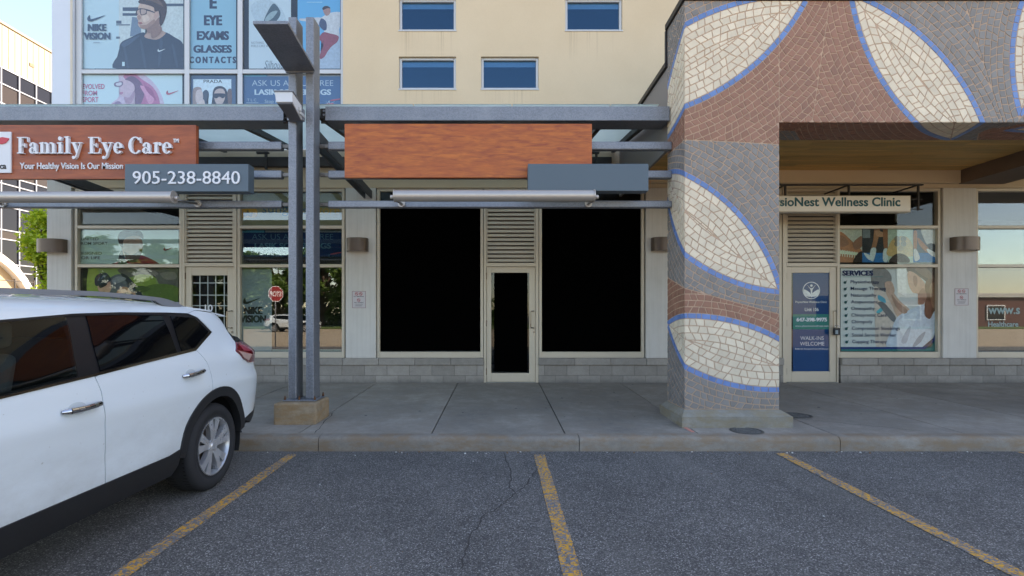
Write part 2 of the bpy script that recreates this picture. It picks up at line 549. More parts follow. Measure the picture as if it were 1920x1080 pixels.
# concrete bays of the pavement, one object each, sharing one mesh
W = 1.45; gp = 0.006
g = MB(); y0, y1 = 5.502, 9.048
g.hexa([(gp, y0, 0.02), (W - gp, y0, 0.02), (W - gp, y1, 0.02), (gp, y1, 0.02),
        (gp, y0, slope_z(y0)), (W - gp, y0, slope_z(y0)), (W - gp, y1, slope_z(y1)), (gp, y1, slope_z(y1))], 0.006, 2)
sl0 = g.build('slab', CONC, walk)
for k in range(-18, 20):
    o = sl0 if k == -18 else link_mesh(sl0.data, 'slab', CONC, walk)
    o.location = (-0.73 + W * k, 0, 0)
    o.rotation_euler = (0, 0, 0)
# hairline cracks and the strip of pink joint filler
def ribbon(mb, pts, w0, z=None, dz=0.002):
    n = len(pts)
    L = []; Rr = []
    for i, p in enumerate(pts):
        a = Vector(pts[max(0, i - 1)]); b = Vector(pts[min(n - 1, i + 1)])
        d = (b - a).normalized(); nrm = Vector((-d.y, d.x))
        ww = w0 * (0.5 + rnd.random()) * (0.25 if i in (0, n - 1) else 1)
        q = Vector(p)
        zz = (slope_z(p[1]) if z is None else z) + dz
        L.append((q.x + nrm.x * ww, q.y + nrm.y * ww, zz)); Rr.append((q.x - nrm.x * ww, q.y - nrm.y * ww, zz))
    for i in range(n - 1):
        mb.face([L[i], Rr[i], Rr[i + 1], L[i + 1]])
def jag(a, b, n, amp):
    a = Vector(a); b = Vector(b); out = []
    for i in range(n + 1):
        t = i / n; p = a.lerp(b, t)
        if 0 < i < n: p += Vector((rnd.uniform(-amp, amp), rnd.uniform(-amp, amp)))
        out.append((p.x, p.y))
    return out
CRK = mat('crack_dirt', (40, 39, 38), 0.95)
g = MB()
ribbon(g, jag((3.55, 6.3), (4.7, 5.6), 12, 0.02), 0.004)
ribbon(g, jag((-2.15, 6.6), (-2.0, 5.5), 10, 0.015), 0.004)
g.build('pavement_crack', CRK, walk)
g = MB()
g.hexa([(2.115, 5.56, .1), (2.15, 5.56, .1), (2.135, 5.80, .1), (2.10, 5.80, .1),
        (2.115, 5.56, .158), (2.15, 5.56, .158), (2.135, 5.80, .163), (2.10, 5.80, .163)])
tag(g.build('joint_filler', mat('pink_joint_filler', (206, 140, 124), 0.8), walk), label='short strip of pink joint filler')

# kerb stones
g = MB(); L = 2.75
prof = [(YK, -0.02), (YK - 0.004, 0.10), (YK + 0.006, 0.132), (YK + 0.026, 0.148), (YK + 0.06, 0.1525), (5.496, 0.1535), (5.496, -0.02)]
g.prism([(0.004, y, z) for y, z in prof], [(L - 0.004, y, z) for y, z in prof])
kb = MB(); kb.box(-42, 42, YK + 0.02, 5.49, -0.02, 0.12)
kerb = tag(kb.build('kerb', mat('joint_dirt2', (52, 49, 46), 0.95), base=(0, YK, 0)), kind='structure')
k0 = g.build('kerb_stone', KERB, kerb)
auto_smooth(k0, 40)
for k in range(-9, 11):
    o = k0 if k == -9 else link_mesh(k0.data, 'kerb_stone', KERB, kerb)
    o.location = (0.85 + L * k, 0, 0)

# worn yellow bay lines
def lx(px, py): return (px - CX) * HC / (py - CY), F * HC / (py - CY)
for i, (a, b) in enumerate((((548, 853), (250, 1062)), ((1011, 853), (1076, 1085)), ((1463, 850), (1905, 1075)), ((1916, 848), (2700, 1060)))):
    xa, ya = lx(*a); xb, yb = lx(*b)
    yb2 = 0.1; t = (yb2 - ya) / (yb - ya); xb2 = xa + (xb - xa) * t
    g = MB(); n = 24; hw = 0.050
    LL = []; RR = []
    for k in range(n + 1):
        s = k / n; x = xa + (xb2 - xa) * s; y = ya + (yb2 - ya) * s
        LL.append((x - hw - rnd.uniform(0, .008), y, 0.004)); RR.append((x + hw + rnd.uniform(0, .008), y, 0.004))
    for k in range(n): g.face([LL[k], RR[k], RR[k + 1], LL[k + 1]][::-1])
    g.build('painted_line', YELL, lot, fixn=False)
# meandering cracks in the asphalt
g = MB()
def wpts(pts, sub=6, amp=0.03):
    out = []
    for i in range(len(pts) - 1):
        seg = jag(pts[i], pts[i + 1], sub, amp)
        out += seg[:-1]
    return out + [pts[-1]]
ribbon(g, wpts([lx(945, 850), lx(958, 885), lx(955, 915), lx(966, 926), lx(938, 950), lx(905, 968), lx(880, 1010), lx(862, 1070)], 7, .012), 0.0045, 0.0, 0.003)
ribbon(g, wpts([lx(966, 926), lx(990, 905), lx(1006, 880)], 7, .012), 0.005, 0.0, 0.003)
g.build('crack', mat('asphalt_crack', (66, 64, 62), 0.95), lot, fixn=False)
# grit and paper scraps swept against the kerb
g = MB(); r2 = random.Random(5)
for i in range(150):
    x = r2.uniform(-3, 6.5); y = YK - abs(r2.gauss(0, 0.05)) - 0.02; r = r2.uniform(0.003, 0.012)
    if r2.random() < 0.35: y = r2.uniform(1.4, 5.2); r *= 0.8
    q = [(x + r * math.cos(a) * r2.uniform(.6, 1.3), y + r * math.sin(a) * r2.uniform(.6, 1.3)) for a in (0, 1.3, 2.5, 3.8, 5.1)]
    g.mi = 0 if r2.random() < 0.3 else (1 if r2.random() < 0.7 else 2)
    g.prism([(a, b, 0.0) for a, b in q], [(x + (a - x) * .6, y + (b - y) * .6, r * 0.8) for a, b in q])
tag(g.build('grit', [mat('pale_scrap', (206, 204, 198), 0.8), mat('grit_grey', (112, 108, 102), 0.9), mat('dead_leaf', (132, 92, 52), 0.8)], base=(0, 5, 0)),
    'scattered grit, dry leaf bits and pale scraps along the kerb', 'litter', kind='stuff')

# round utility covers
def cover(px, py, r, label):
    d = F * (HC - 0.165) / (py - CY); z = slope_z(d); x = PX(px, d)
    t = thing('manhole_cover', label, 'manhole cover', (x, d, z), 'round utility covers in the pavement')
    g = MB(); g.lathe([(r, 0.0), (r, 0.010), (r - 0.025, 0.012), (r - 0.027, 0.004)], (x, d, z - 0.004), n=36)
    g.build('rim', mat('cover_rim', (92, 90, 86), 0.7, 0.4, 0.2, 9), t)
    g = MB(); g.lathe([(0.0001, 0.006), (r * .3, 0.006), (r * .3, 0.009), (r * .34, 0.009), (r * .34, 0.006), (r - 0.03, 0.006), (r - 0.03, 0.0)], (x, d, z - 0.002), n=36, smooth=False)
    for k in range(16):
        a = k * math.pi / 8
        g.box(x + r * .6 * math.cos(a) - .012, x + r * .6 * math.cos(a) + .012, d + r * .6 * math.sin(a) - .012, d + r * .6 * math.sin(a) + .012, z, z + 0.0075)
    g.build('lid', mat('cast_iron', (104, 103, 100), 0.7, 0.2, 0.25, 12), t)
cover(1400, 806, 0.175, 'dark round utility cover in front of the tiled column plinth')
cover(1492, 780, 0.19, 'dark round utility cover half hidden behind the tiled column plinth')

# planted ground and paving beyond the left end of the building
g = MB(); g.box(-200, -8.2, 9.3, 120, -0.1, 0.19)
tag(g.build('side_path', concrete_mat('side_paving', (168, 162, 150), (140, 134, 124), .1), base=(-20, 20, 0)), kind='structure')

# pale aisle added to bounce sun onto the shops (behind the camera, seen in the shop windows)
g = MB(); g.face([(-120, -36, .004), (120, -36, .004), (120, -5.2, .004), (-120, -5.2, .004)])
tag(g.build('bounce_aisle', concrete_mat('bounce_aisle_tan', (190, 172, 146), (172, 154, 128), .08), fixn=False), kind='structure')

# old gum and small stains trodden into the pavement
g = MB(); rg = random.Random(17)
for i in range(46):
    x, y = rg.uniform(-3, 9), rg.uniform(5.7, 8.95); r = rg.uniform(.006, .02)
    ph = rg.uniform(0, 6); z = slope_z(y) + .0015
    g.face([(x + r * (1 + .25 * math.sin(3 * a + ph)) * math.cos(a), y + r * (1 + .25 * math.sin(2 * a + ph)) * math.sin(a), z + (r * .08) * math.sin(a)) for a in [k * math.pi / 5 for k in range(10)]])
tag(g.build('pavement_spots', mat('gum_spot', (84, 81, 77), .9), walk, fixn=False), kind='stuff')
# ================================================================ the shop building
BLD = thing('commercial_building', 'cream stucco shop building with glazed storefronts and concrete block base', 'building', (0, YF, 0.23))
XL, XR, ZT = fx(88), 42.0, 15.6  # unseen height and right end stretched so the building shades the foreground
Z0, ZH = 0.23, fz(352)

def wall_holes(x0, x1, z0, z1, holes, y0, y1, reveal):
    """front wall sheet with openings and their reveals"""
    g = MB()
    xs = sorted({x0, x1, *[h[0] for h in holes], *[h[1] for h in holes]})
    zs = sorted({z0, z1, *[h[2] for h in holes], *[h[3] for h in holes]})
    for i in range(len(xs) - 1):
        for j in range(len(zs) - 1):
            cx, cz = (xs[i] + xs[i + 1]) / 2, (zs[j] + zs[j + 1]) / 2
            if any(h[0] < cx < h[1] and h[2] < cz < h[3] for h in holes): continue
            g.face([(xs[i], y0, zs[j]), (xs[i + 1], y0, zs[j]), (xs[i + 1], y0, zs[j + 1]), (xs[i], y0, zs[j + 1])])
    for a, b, c, d in holes:
        yr = y0 + reveal
        g.face([(a, y0, c), (a, yr, c), (b, yr, c), (b, y0, c)]); g.face([(a, y0, d), (b, y0, d), (b, yr, d), (a, yr, d)])
        g.face([(a, y0, c), (a, y0, d), (a, yr, d), (a, yr, c)]); g.face([(b, y0, c), (b, yr, c), (b, yr, d), (b, y0, d)])
    # bottom lip and back
    g.face([(x0, y0, z0), (x0, y1, z0), (x1, y1, z0), (x1, y0, z0)])
    return g
XS = fx(643)
holes = [(fx(a), fx(b), fz(d), fz(c)) for a, b, c, d in UPW]
wall_holes(XS, XR, ZH, ZT, holes, YF, YF + 0.3, 0.10).build('stucco_wall', STUC, BLD, fixn=False)
g = MB(); g.box(XL + 0.06, XS, YF + 0.002, YF + 0.25, ZH, 4.40)
g.build('lintel_band', STUC, BLD)
# upper windows
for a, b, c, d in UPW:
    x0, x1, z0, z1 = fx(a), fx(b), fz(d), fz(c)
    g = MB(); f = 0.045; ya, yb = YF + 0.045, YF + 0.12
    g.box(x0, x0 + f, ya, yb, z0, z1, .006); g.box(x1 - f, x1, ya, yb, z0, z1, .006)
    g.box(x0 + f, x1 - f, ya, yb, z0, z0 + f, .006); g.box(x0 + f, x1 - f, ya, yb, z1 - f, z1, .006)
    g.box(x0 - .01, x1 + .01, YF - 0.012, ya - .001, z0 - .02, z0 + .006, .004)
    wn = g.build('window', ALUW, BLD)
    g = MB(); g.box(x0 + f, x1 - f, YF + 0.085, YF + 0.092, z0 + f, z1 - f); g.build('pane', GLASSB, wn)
    g = MB(); g.box(x0 + f, x1 - f, YF + 0.096, YF + 0.10, z1 - f - 0.10, z1 - f + .02); g.build('head_reflection', mat('head_reflection_pale', (226, 228, 228), .8), wn)  # pale strip painted in for the window head's reflection in the glass
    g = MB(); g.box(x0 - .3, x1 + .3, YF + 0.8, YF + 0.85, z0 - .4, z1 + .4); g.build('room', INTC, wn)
# plinth of the first floor ledger (steel channel carrying the canopy)
g = MB(); g.box(XL + .1, 2.0, YF - 0.10, YF - 0.002, 4.07, 4.24, .008); g.build('ledger', DKST, BLD)
# end walls, roof, floors and the rooms behind the glass
g = MB()
g.box(XL + 0.02, XL + 0.12, YF + 0.10, 19, 0, ZT - 0.02); g.build('end_wall', PANEL, BLD)
g = MB(); g.box(XR - 0.15, XR, YF + 0.01, 19, 0, ZT); g.box(XL + 0.02, XR, 19.0, 19.2, 0, ZT - .01); g.build('rear_wall', STUC, BLD)
g = MB(); g.box(XL, XR + .05, YF - 0.05, 19.25, ZT, ZT + 0.25); g.build('roof', COPE, BLD)
g = MB(); g.box(XL + 0.13, XR - 0.16, YF + 0.32, 12.5, 3.78, 4.30); g.box(XL + 0.13, XR - 0.16, 12.5, 12.6, 0.0, ZT - .02)
g.build('interior', INTD, BLD)
g = MB(); g.box(XL + 0.13, XR - 0.16, YF + 0.2, 12.5, 0.1, 0.235); g.build('interior_floor', mat('shop_floor', (120, 112, 100), .5), BLD)
# party walls between the shops
g = MB()
for px in (676, 1238, 1798): g.box(fx(px) - .06, fx(px) + .06, YF + 0.3, 12.48, .24, 3.77)
g.build('party_wall', INTD, BLD)

# concrete block base -------------------------------------------------------------
DOORS = [(340, 442), (907, 1010), (1469, 1577), (2028, 2136)]
zc0, zc1, zj = fz(684.5), fz(671.5), fz(704)
spans = []; cur = fx(88)
for a, b in DOORS:
    spans.append((cur, fx(a))); cur = fx(b)
spans.append((cur, XR))
g = MB()
for a, b in spans: g.box(a + .004, b - .004, YF + 0.006, YF + 0.19, 0.2, zc1 - .004)
base = g.build('base_wall', mat('mortar', (122, 117, 110), .95, bump=.3), BLD)
def piece(name, x0, x1, y0, y1, z0, z1, m, par, bev=.004):
    g = MB(); g.box(x0, x1, y0, y1, z0, z1, bev); return g.build(name, m, par)
for a, b in spans:
    for row, (za, zb, offp) in enumerate(((Z0 + .001, zj - .003, 493.0), (zj + .003, zc0 - .003, 514.5))):
        w_ = fx(42.2) - fx(0); x = fx(offp) - 40 * w_
        while x < b:
            p, q = max(x + .003, a), min(x + w_ - .003, b)
            if q - p > 0.04 and p < 10.5: piece('block', p, q, YF + rnd.uniform(0, .003), YF + .15, za, zb, CMU, base)
            x += w_
    w_ = 0.64; x = a
    while x < b - 0.01:
        p, q = x + .002, min(x + w_ - .002, b)
        if b - q < 0.2: q = b
        if p < 10.5: piece('cap_stone', p, q, YF - 0.03, YF + .2, zc0, zc1, CMU, base, .008)
        x = q + .002
# pilasters -------------------------------------------------------------------------
for i, (a, b) in enumerate(((88, 134), (648, 705), (1211, 1268), (1768, 1831))):
    g = MB(); zt = ZH if i else 4.40
    g.box(fx(a), fx(b) - .002, YF - 0.004, YF + 0.2, zc1 + .002, zt - .003, .006)
    g.build('pilaster', PANEL, BLD)
g = MB(); g.box(fx(98), fx(138), YF - 0.02, YF + 0.3, 4.41, ZT - .01, .01); g.build('corner_panel', mat('pale_blue_panel', (206, 212, 220), .4, .1, .03), BLD)
g = MB(); g.box(fx(133.5), fx(137.5), YF - 0.028, YF + 0.02, 4.42, ZT - .02, .004); g.build('downpipe', ALUM, BLD)

# storefront windows -----------------------------------------------------------------
def frame_window(px0, px1, mul, film=None, bot=669, name='window', gm=None):
    x0, x1, z0, z1 = fx(px0), fx(px1), zc1 + .003, ZH - .002
    g = MB(); f = 0.05; ya, yb = YF + 0.03, YF + 0.104
    g.box(x0, x0 + f, ya, yb, z0, z1, .004); g.box(x1 - f, x1, ya, yb, z0, z1, .004)
    zb = fz(660)
    g.box(x0 + f, x1 - f, ya, yb, z0, zb, .004); g.box(x0 + f, x1 - f, ya, yb, z1 - .055, z1, .004)
    lv = [zb]
    for py in mul:
        zm = fz(py); g.box(x0 + f, x1 - f, ya + .002, yb - .002, zm - .028, zm + .028, .004)
        lv += [zm - .028, zm + .028]
    lv.append(z1 - .055)
    wn = g.build(name, ALUM, BLD)
    for k in range(0, len(lv), 2):
        g = MB(); g.box(x0 + f, x1 - f, YF + 0.090, YF + 0.098, lv[k], lv[k + 1]); g.build('pane', gm or GLASS, wn)
    if film:
        a, b, c, d = film
        g = MB(); g.box(fx(a), fx(b), YF + 0.084, YF + 0.0885, fz(d), fz(c)); tag(g.build('blackout_film', BLKF, wn), label='opaque black film covering the pane')
    return wn
MUL = (425, 498)
W1 = frame_window(137, 339, MUL); W2 = frame_window(443, 645, MUL, gm=GLASSR)
W3 = frame_window(706, 906, (), (711.5, 904, 386, 658)); W4 = frame_window(1011, 1209, (), (1012.5, 1205.5, 386, 660))
W5 = frame_window(1269, 1468, MUL); W6 = frame_window(1572, 1767, MUL); W7 = frame_window(1832, 2028, MUL, gm=GLASSR)

# doors with louvre above ---------------------------------------------------------------
HDW = mat('door_hardware', (150, 142, 130), .3, .9, .1)
HNG = mat('hinge_brown', (110, 88, 66), .5, .4, .1)
def door(px0, px1, leaf, gl, film=None, topy=500):
    x0, x1 = fx(px0), fx(px1); l0, l1 = fx(leaf[0]), fx(leaf[1])
    zt, zl = fz(topy), fz(497)
    ya, yb = YF + 0.02, YF + 0.17
    g = MB()
    g.box(x0, l0 - .004, ya, yb, Z0, ZH - .003, .004); g.box(l1 + .004, x1, ya, yb, Z0, ZH - .003, .004)
    g.box(l0 - .004, l1 + .004, ya, yb, zt + .004, zt + .07, .004); g.box(l0 - .004, l1 + .004, ya, yb, ZH - .06, ZH - .004, .004)
    g.build('door_frame', ALUM, BLD)
    # louvre: back tray, rim and slats
    za, zb = zt + .075, ZH - .062
    g = MB(); rim = .02; g.mi = 1; g.box(l0, l1, YF + .10, YF + .13, za, zb); g.mi = 0
    g.box(l0, l0 + rim, YF + .03, YF + .099, za, zb, .003); g.box(l1 - rim, l1, YF + .03, YF + .099, za, zb, .003)
    lou = g.build('louvre', [LOUV, DKST], BLD)
    n = int((zb - za) / 0.0727); pz = (zb - za) / n
    g = MB()
    # slat: shallow Z-section, face leaning out towards its lower edge
    pr = [(YF + .092, pz * .95), (YF + .075, pz * .97), (YF + .040, pz * .36), (YF + .043, pz * .27), (YF + .092, pz * .27)]
    a_, b_ = l0 + rim + .001, l1 - rim - .001
    g.prism([(a_, y, z) for y, z in pr], [(b_, y, z) for y, z in pr])
    s0 = g.build('slat', LOUV, None, base=(0, YF, Z0))
    s0.parent = lou; s0.location = (0, 0, 0)
    dz = za
    for k in range(n):
        o = s0 if k == 0 else link_mesh(s0.data, 'slat', LOUV, lou)
        o.location = (0, 0, dz + k * pz)
    # leaf
    gx0, gx1, gz1, gz0 = fx(gl[0]), fx(gl[1]), fz(gl[2]), fz(gl[3])
    y0, y1 = YF + .045, YF + .095
    g = MB(); zb0 = Z0 + .012
    g.box(l0, gx0, y0, y1, zb0, zt, .004); g.box(gx1, l1, y0, y1, zb0, zt, .004)
    g.box(gx0, gx1, y0 + .001, y1 - .001, zb0, gz0, .004); g.box(gx0, gx1, y0 + .001, y1 - .001, gz1, zt, .004)
    dr = g.build('door', ALUM, BLD)
    g = MB(); g.box(gx0, gx1, YF + .066, YF + .074, gz0, gz1); g.build('pane', GLASS, dr)
    if film:
        a, b, c, d = film
        g = MB(); g.box(fx(a), fx(b), YF + .060, YF + .0645, fz(d), fz(c)); tag(g.build('blackout_film', BLKF, dr), label='opaque black film covering the door glass')
    # pull handle, lock, hinges, kick threshold
    hx = gx1 + .035; g = MB(); hz0, hz1 = fz(615), fz(583)
    g.tube([(hx + .05, y0, hz1), (hx + .045, y0 - .05, hz1), (hx - .01, y0 - .065, hz1 - .01), (hx - .012, y0 - .065, hz0 + .01), (hx + .045, y0 - .05, hz0), (hx + .05, y0, hz0)], .010, 10)
    auto_smooth(g.build('handle', HDW, dr), 50)
    g = MB(); g.cyl((hx + .05, y0 + .005, fz(623)), (hx + .05, y0 - .012, fz(623)), .022, .020, 20); g.build('lock', HDW, dr)
    for py in (517, 606, 697):
        g = MB(); g.cyl((l0 - .002, y0 - .008, fz(py + 6)), (l0 - .002, y0 - .008, fz(py - 6)), .009, n=10); g.build('hinge', HNG, dr)
    g = MB(); g.box(l0 - .003, l1 + .003, YF - .01, YF + .16, Z0 - .02, Z0 + .010, .003); g.build('threshold', mat('threshold', (150, 150, 146), .4, .7), BLD)
    return dr
D1 = door(340, 442, (345, 436), (356, 424, 516, 700))
D2 = door(907, 1010, (912, 1004), (921, 992.5, 511, 700), (926.5, 989.5, 506.5, 697.5))
D3 = door(1469, 1574, (1477, 1571), (1487, 1559, 511, 697))
D4 = door(2028, 2136, (2036, 2130), (2046, 2118, 511, 697))
for px in (370, 385, 400, 416):                                        # muntins of the eye clinic door
    g = MB(); g.box(fx(px) - .007, fx(px) + .007, YF + .076, YF + .084, fz(700), fz(516)); g.build('muntin', ALUW, D1)
for py in (530, 553, 573, 593, 620, 650):
    g = MB(); g.box(fx(356), fx(424), YF + .0765, YF + .0835, fz(py) - .007, fz(py) + .007); g.build('muntin', ALUW, D1)

# curtain wall of the eye clinic, upper floor ---------------------------------------------
g = MB(); ya, yb = YF + .035, YF + .084
CWX = [(139, 149), (343, 352), (443, 452), (637.5, 643)]
CWZ = [(4.40, 4.46), (fz(136), fz(128)), (fz(-150), fz(-142)), (9.2, 9.28), (ZT - .1, ZT - .02)]
for a, b in CWX: g.box(fx(a), fx(b), ya, yb, 4.40, ZT - .02, .006)
for i in range(3):
    for z0, z1 in CWZ: g.box(fx(CWX[i][1]), fx(CWX[i + 1][0]), ya + .003, yb - .003, z0, z1, .005)
cw = g.build('curtain_wall', ALUW, BLD)
for i in range(3):
    for j in range(4):
        g = MB(); g.box(fx(CWX[i][1]), fx(CWX[i + 1][0]), YF + .07, YF + .078, CWZ[j][1], CWZ[j + 1][0]); g.build('pane', GLASSU, cw)
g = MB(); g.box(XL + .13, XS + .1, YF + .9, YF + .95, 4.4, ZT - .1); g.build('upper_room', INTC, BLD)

# pendant lamps in the dim clinic, seen through the transom
for px, py in ((1684, 412), (1745, 382)):
    x, z = PX(px, 10.4), PZ(py, 10.4)
    t = thing('pendant_lamp', 'small white cylinder pendant lamp inside the clinic, ' + ('above the photo strip' if px < 1700 else 'nearest the pilaster'), 'lamp', (x, 10.4, z), 'clinic pendant lamps')
    g = MB(); g.lathe([(.001, .12), (.052, .12), (.055, -.06), (.048, -.06), (.046, .1)], (x, 10.4, z), n=20); g.build('shade', SIGW, t)
    g = MB(); g.cyl((x, 10.4, z + .12), (x, 10.4, 3.77), .006, n=6); g.build('cord', SIGW, t)

# wall sconces: half-oval bronze shades on a back plate ------------------------------------
def sconce(px, py, w_, label):
    x, z = fx(px), fz(py); hw, hh, dp = w_ / 2, .118, .17
    t = thing('wall_sconce', label, 'wall lamp', (x, YF, z), 'bronze half-round sconces on the pilasters')
    g = MB(); g.box(x - hw * .8, x + hw * .8, YF - .03, YF - .005, z - hh * .8, z + hh * .8, .004); g.build('back_plate', BRON, t)
    n = 18; out = []; inn = []
    for k in range(n + 1):
        a = math.pi * k / n
        e = 0.75
        cx_, cy_ = math.cos(a), math.sin(a)
        ox = math.copysign(abs(cx_) ** e, cx_) * hw; oy = abs(cy_) ** e * dp
        out.append((x - ox, YF - .006 - oy)); inn.append((x - ox * .975, YF - .006 - oy * .955))
    loop = out + inn[::-1]
    g = MB(); g.prism([(a, b, z - hh) for a, b in loop], [(a, b, z + hh) for a, b in loop])
    auto_smooth(g.build('shade', BRON, t), 40)
    g = MB(); g.lathe([(.001, -.06), (.03, -.06), (.03, .06), (.001, .06)], (x, YF - .08, z), n=12); g.build('lamp', mat('frosted_bulb', (210, 206, 196), .4), t)
sconce(101.5, 462, .49, 'bronze half-round wall lamp on the end pilaster beside the tree')
sconce(671.5, 460, .375, 'bronze half-round wall lamp left of the blacked-out windows')
sconce(1241, 459, .39, 'bronze half-round wall lamp partly hidden by the tiled column')
sconce(1805, 458, .48, 'bronze half-round wall lamp right of the services poster')
# no-smoking notices --------------------------------------------------------------------------
RED = mat('notice_red', (186, 44, 46), .5, 0, 0); BLK = mat('print_black', (34, 34, 38), .6, 0, 0)
def notice(px, py, label):
    x0, x1, z0, z1 = fx(px), fx(px + 25.5), fz(py + 31.5), fz(py)
    t = thing('notice_sign', label, 'sign', ((x0 + x1) / 2, YF, z0), 'no smoking notices on the pilasters')
    y = YF - .008
    g = MB(); g.box(x0, x1, y, YF - .0045, z0, z1, .001); g.build('plate', mat('notice_white', (206, 200, 200), .45, 0, .03), t)
    g = MB(); b = .006
    for q in ((x0, x1, z0, z0 + b), (x0, x1, z1 - b, z1), (x0, x0 + b, z0 + b, z1 - b), (x1 - b, x1, z0 + b, z1 - b)): g.box(q[0], q[1], y - .001, y, q[2], q[3])
    g.build('border', mat('notice_border', (150, 92, 96), .5), t)
    w_, h_ = x1 - x0, z1 - z0
    for u, v in ((.33, .84), (.64, .84), (.48, .47)):
        cx_, cz_ = x0 + u * w_, z0 + v * h_; r = .030
        g = MB(); n = 20
        for k in range(n):
            a, b2 = 2 * math.pi * k / n, 2 * math.pi * (k + 1) / n
            g.face([(cx_ + r * math.cos(a), y - .002, cz_ + r * math.sin(a)), (cx_ + r * math.cos(b2), y - .002, cz_ + r * math.sin(b2)),
                    (cx_ + r * .76 * math.cos(b2), y - .002, cz_ + r * .76 * math.sin(b2)), (cx_ + r * .76 * math.cos(a), y - .002, cz_ + r * .76 * math.sin(a))])
        d = r * .62; g.face([(cx_ - d, y - .002, cz_ + d - .005), (cx_ - d + .005, y - .002, cz_ + d), (cx_ + d, y - .002, cz_ - d + .005), (cx_ + d - .005, y - .002, cz_ - d)])
        g.build('prohibition_ring', RED, t)
        g = MB(); g.box(cx_ - r * .55, cx_ + r * .45, y - .0012, y - .0002, cz_ - .003, cz_ + .004); g.build('cigarette', BLK, t)
    text('NO SMOKING', x0 + .12 * w_, x0 + .86 * w_, z0 + .66 * h_, z0 + .71 * h_, y, BLK, t, depth=.001, bold=.02)
    text('NO VAPING', x0 + .16 * w_, x0 + .84 * w_, z0 + .30 * h_, z0 + .35 * h_, y, BLK, t, depth=.001, bold=.02)
    for k, v in enumerate((.22, .16, .11)):
        g = MB(); g.box(x0 + (.2 + .05 * (k % 2)) * w_, x0 + (.8 - .04 * k) * w_, y - .001, y, z0 + v * h_, z0 + (v + .018) * h_); g.build('fine_print', mat('print_grey', (120, 112, 116), .6), t)
notice(660.5, 546, 'small no smoking and no vaping notice left of the blacked-out windows')
notice(1789.5, 541, 'small no smoking and no vaping notice right of the services poster')
# ================================================================ steel canopy on twin posts
CAN = thing('steel_canopy', 'galvanised steel canopy frame with twin posts, rails and frosted glass roof', 'canopy', (-2.38, 6.2, 0.41))
def B(par, name, m, *boxes, bev=.006):
    g = MB()
    for b in boxes: g.box(*b, bev, 2)
    return g.build(name, m, par)
PO = -4.60
for dx in (0, PO):
    for x0 in (-2.535, -2.325):
        po = B(CAN, 'post', GALV, (x0 + dx, x0 + .098 + dx, 6.10, 6.315, .425, 5.03), bev=.010)
    B(CAN, 'base_plate', GALV, (-2.58 + dx, -2.18 + dx, 6.04, 6.37, .408, .425))
    for bx_ in (-2.555, -2.385, -2.20):
        for by_ in (6.06, 6.35):
            g = MB(); g.cyl((bx_ + dx, by_, .425), (bx_ + dx, by_, .452), .014, n=6); g.cyl((bx_ + dx, by_, .45), (bx_ + dx, by_, .472), .007, n=8); g.build('anchor_bolt', mat('rusty_bolt', (110, 74, 48), .8, .3, .3, 20), CAN)
# collar and splice plates that join post and beams
B(CAN, 'collar', GALV, (-2.525, -2.33, 6.045, 6.098, 3.76, 3.90))
for x0, x1 in ((-2.70, -2.537), (-2.225, -2.175)):
    B(CAN, 'splice_plate', DKST, (x0 - .02, x1, 6.40, 6.415, 3.86, 4.05), (x0 - .02, x1, 6.34, 6.52, 3.90, 3.91), bev=.002)
    for z in (3.91, 3.96, 4.01):
        g = MB(); g.cyl(((x0 + x1) / 2, 6.40, z), ((x0 + x1) / 2, 6.375, z), .016, n=6); g.build('bolt', GALV, CAN)
def beam(x0, x1):
    # channel: tall web in front, flanges turned back, small drip lip below
    pr = [(6.33, 3.875), (6.33, 4.045), (6.65, 4.045), (6.65, 4.035), (6.342, 4.035), (6.342, 3.897), (6.655, 3.897), (6.655, 3.875)]
    g = MB(); g.prism([(x0, y, z) for y, z in pr], [(x1, y, z) for y, z in pr])
    g.box(x0, x1, 6.318, 6.329, 3.866, 3.884, .002)
    return g.build('beam', GALV, CAN)
beam(-14.0, -2.69); beam(-2.165, 2.135)
for z0, z1 in ((3.49, 3.59), (3.137, 3.232), (2.772, 2.858)):
    for x0, x1, sx in ((-14, -2.69, 1), (-2.117, 2.15, -1)):
        B(CAN, 'rail', GALV, (x0, x1, 6.275, 6.365, z0, z1), bev=.012)
        e = x1 if sx > 0 else x0; pe = -2.537 if sx > 0 else -2.227; zm = (z0 + z1) / 2
        g = MB(); g.box(min(e, pe), max(e, pe), 6.30, 6.308, zm - .022, zm + .022, .002); g.box(min(e, pe), max(e, pe), 6.332, 6.34, zm - .022, zm + .022, .002)
        xm = (e + pe) / 2; g.cyl((xm, 6.285, zm), (xm, 6.355, zm), .013, n=6); g.cyl((xm + .03 * sx, 6.28, zm + .008), (xm + .03 * sx, 6.36, zm + .008), .012, n=6)
        g.build('clevis', mat('clevis_steel', (120, 116, 112), .5, .7, .3, 15), CAN)
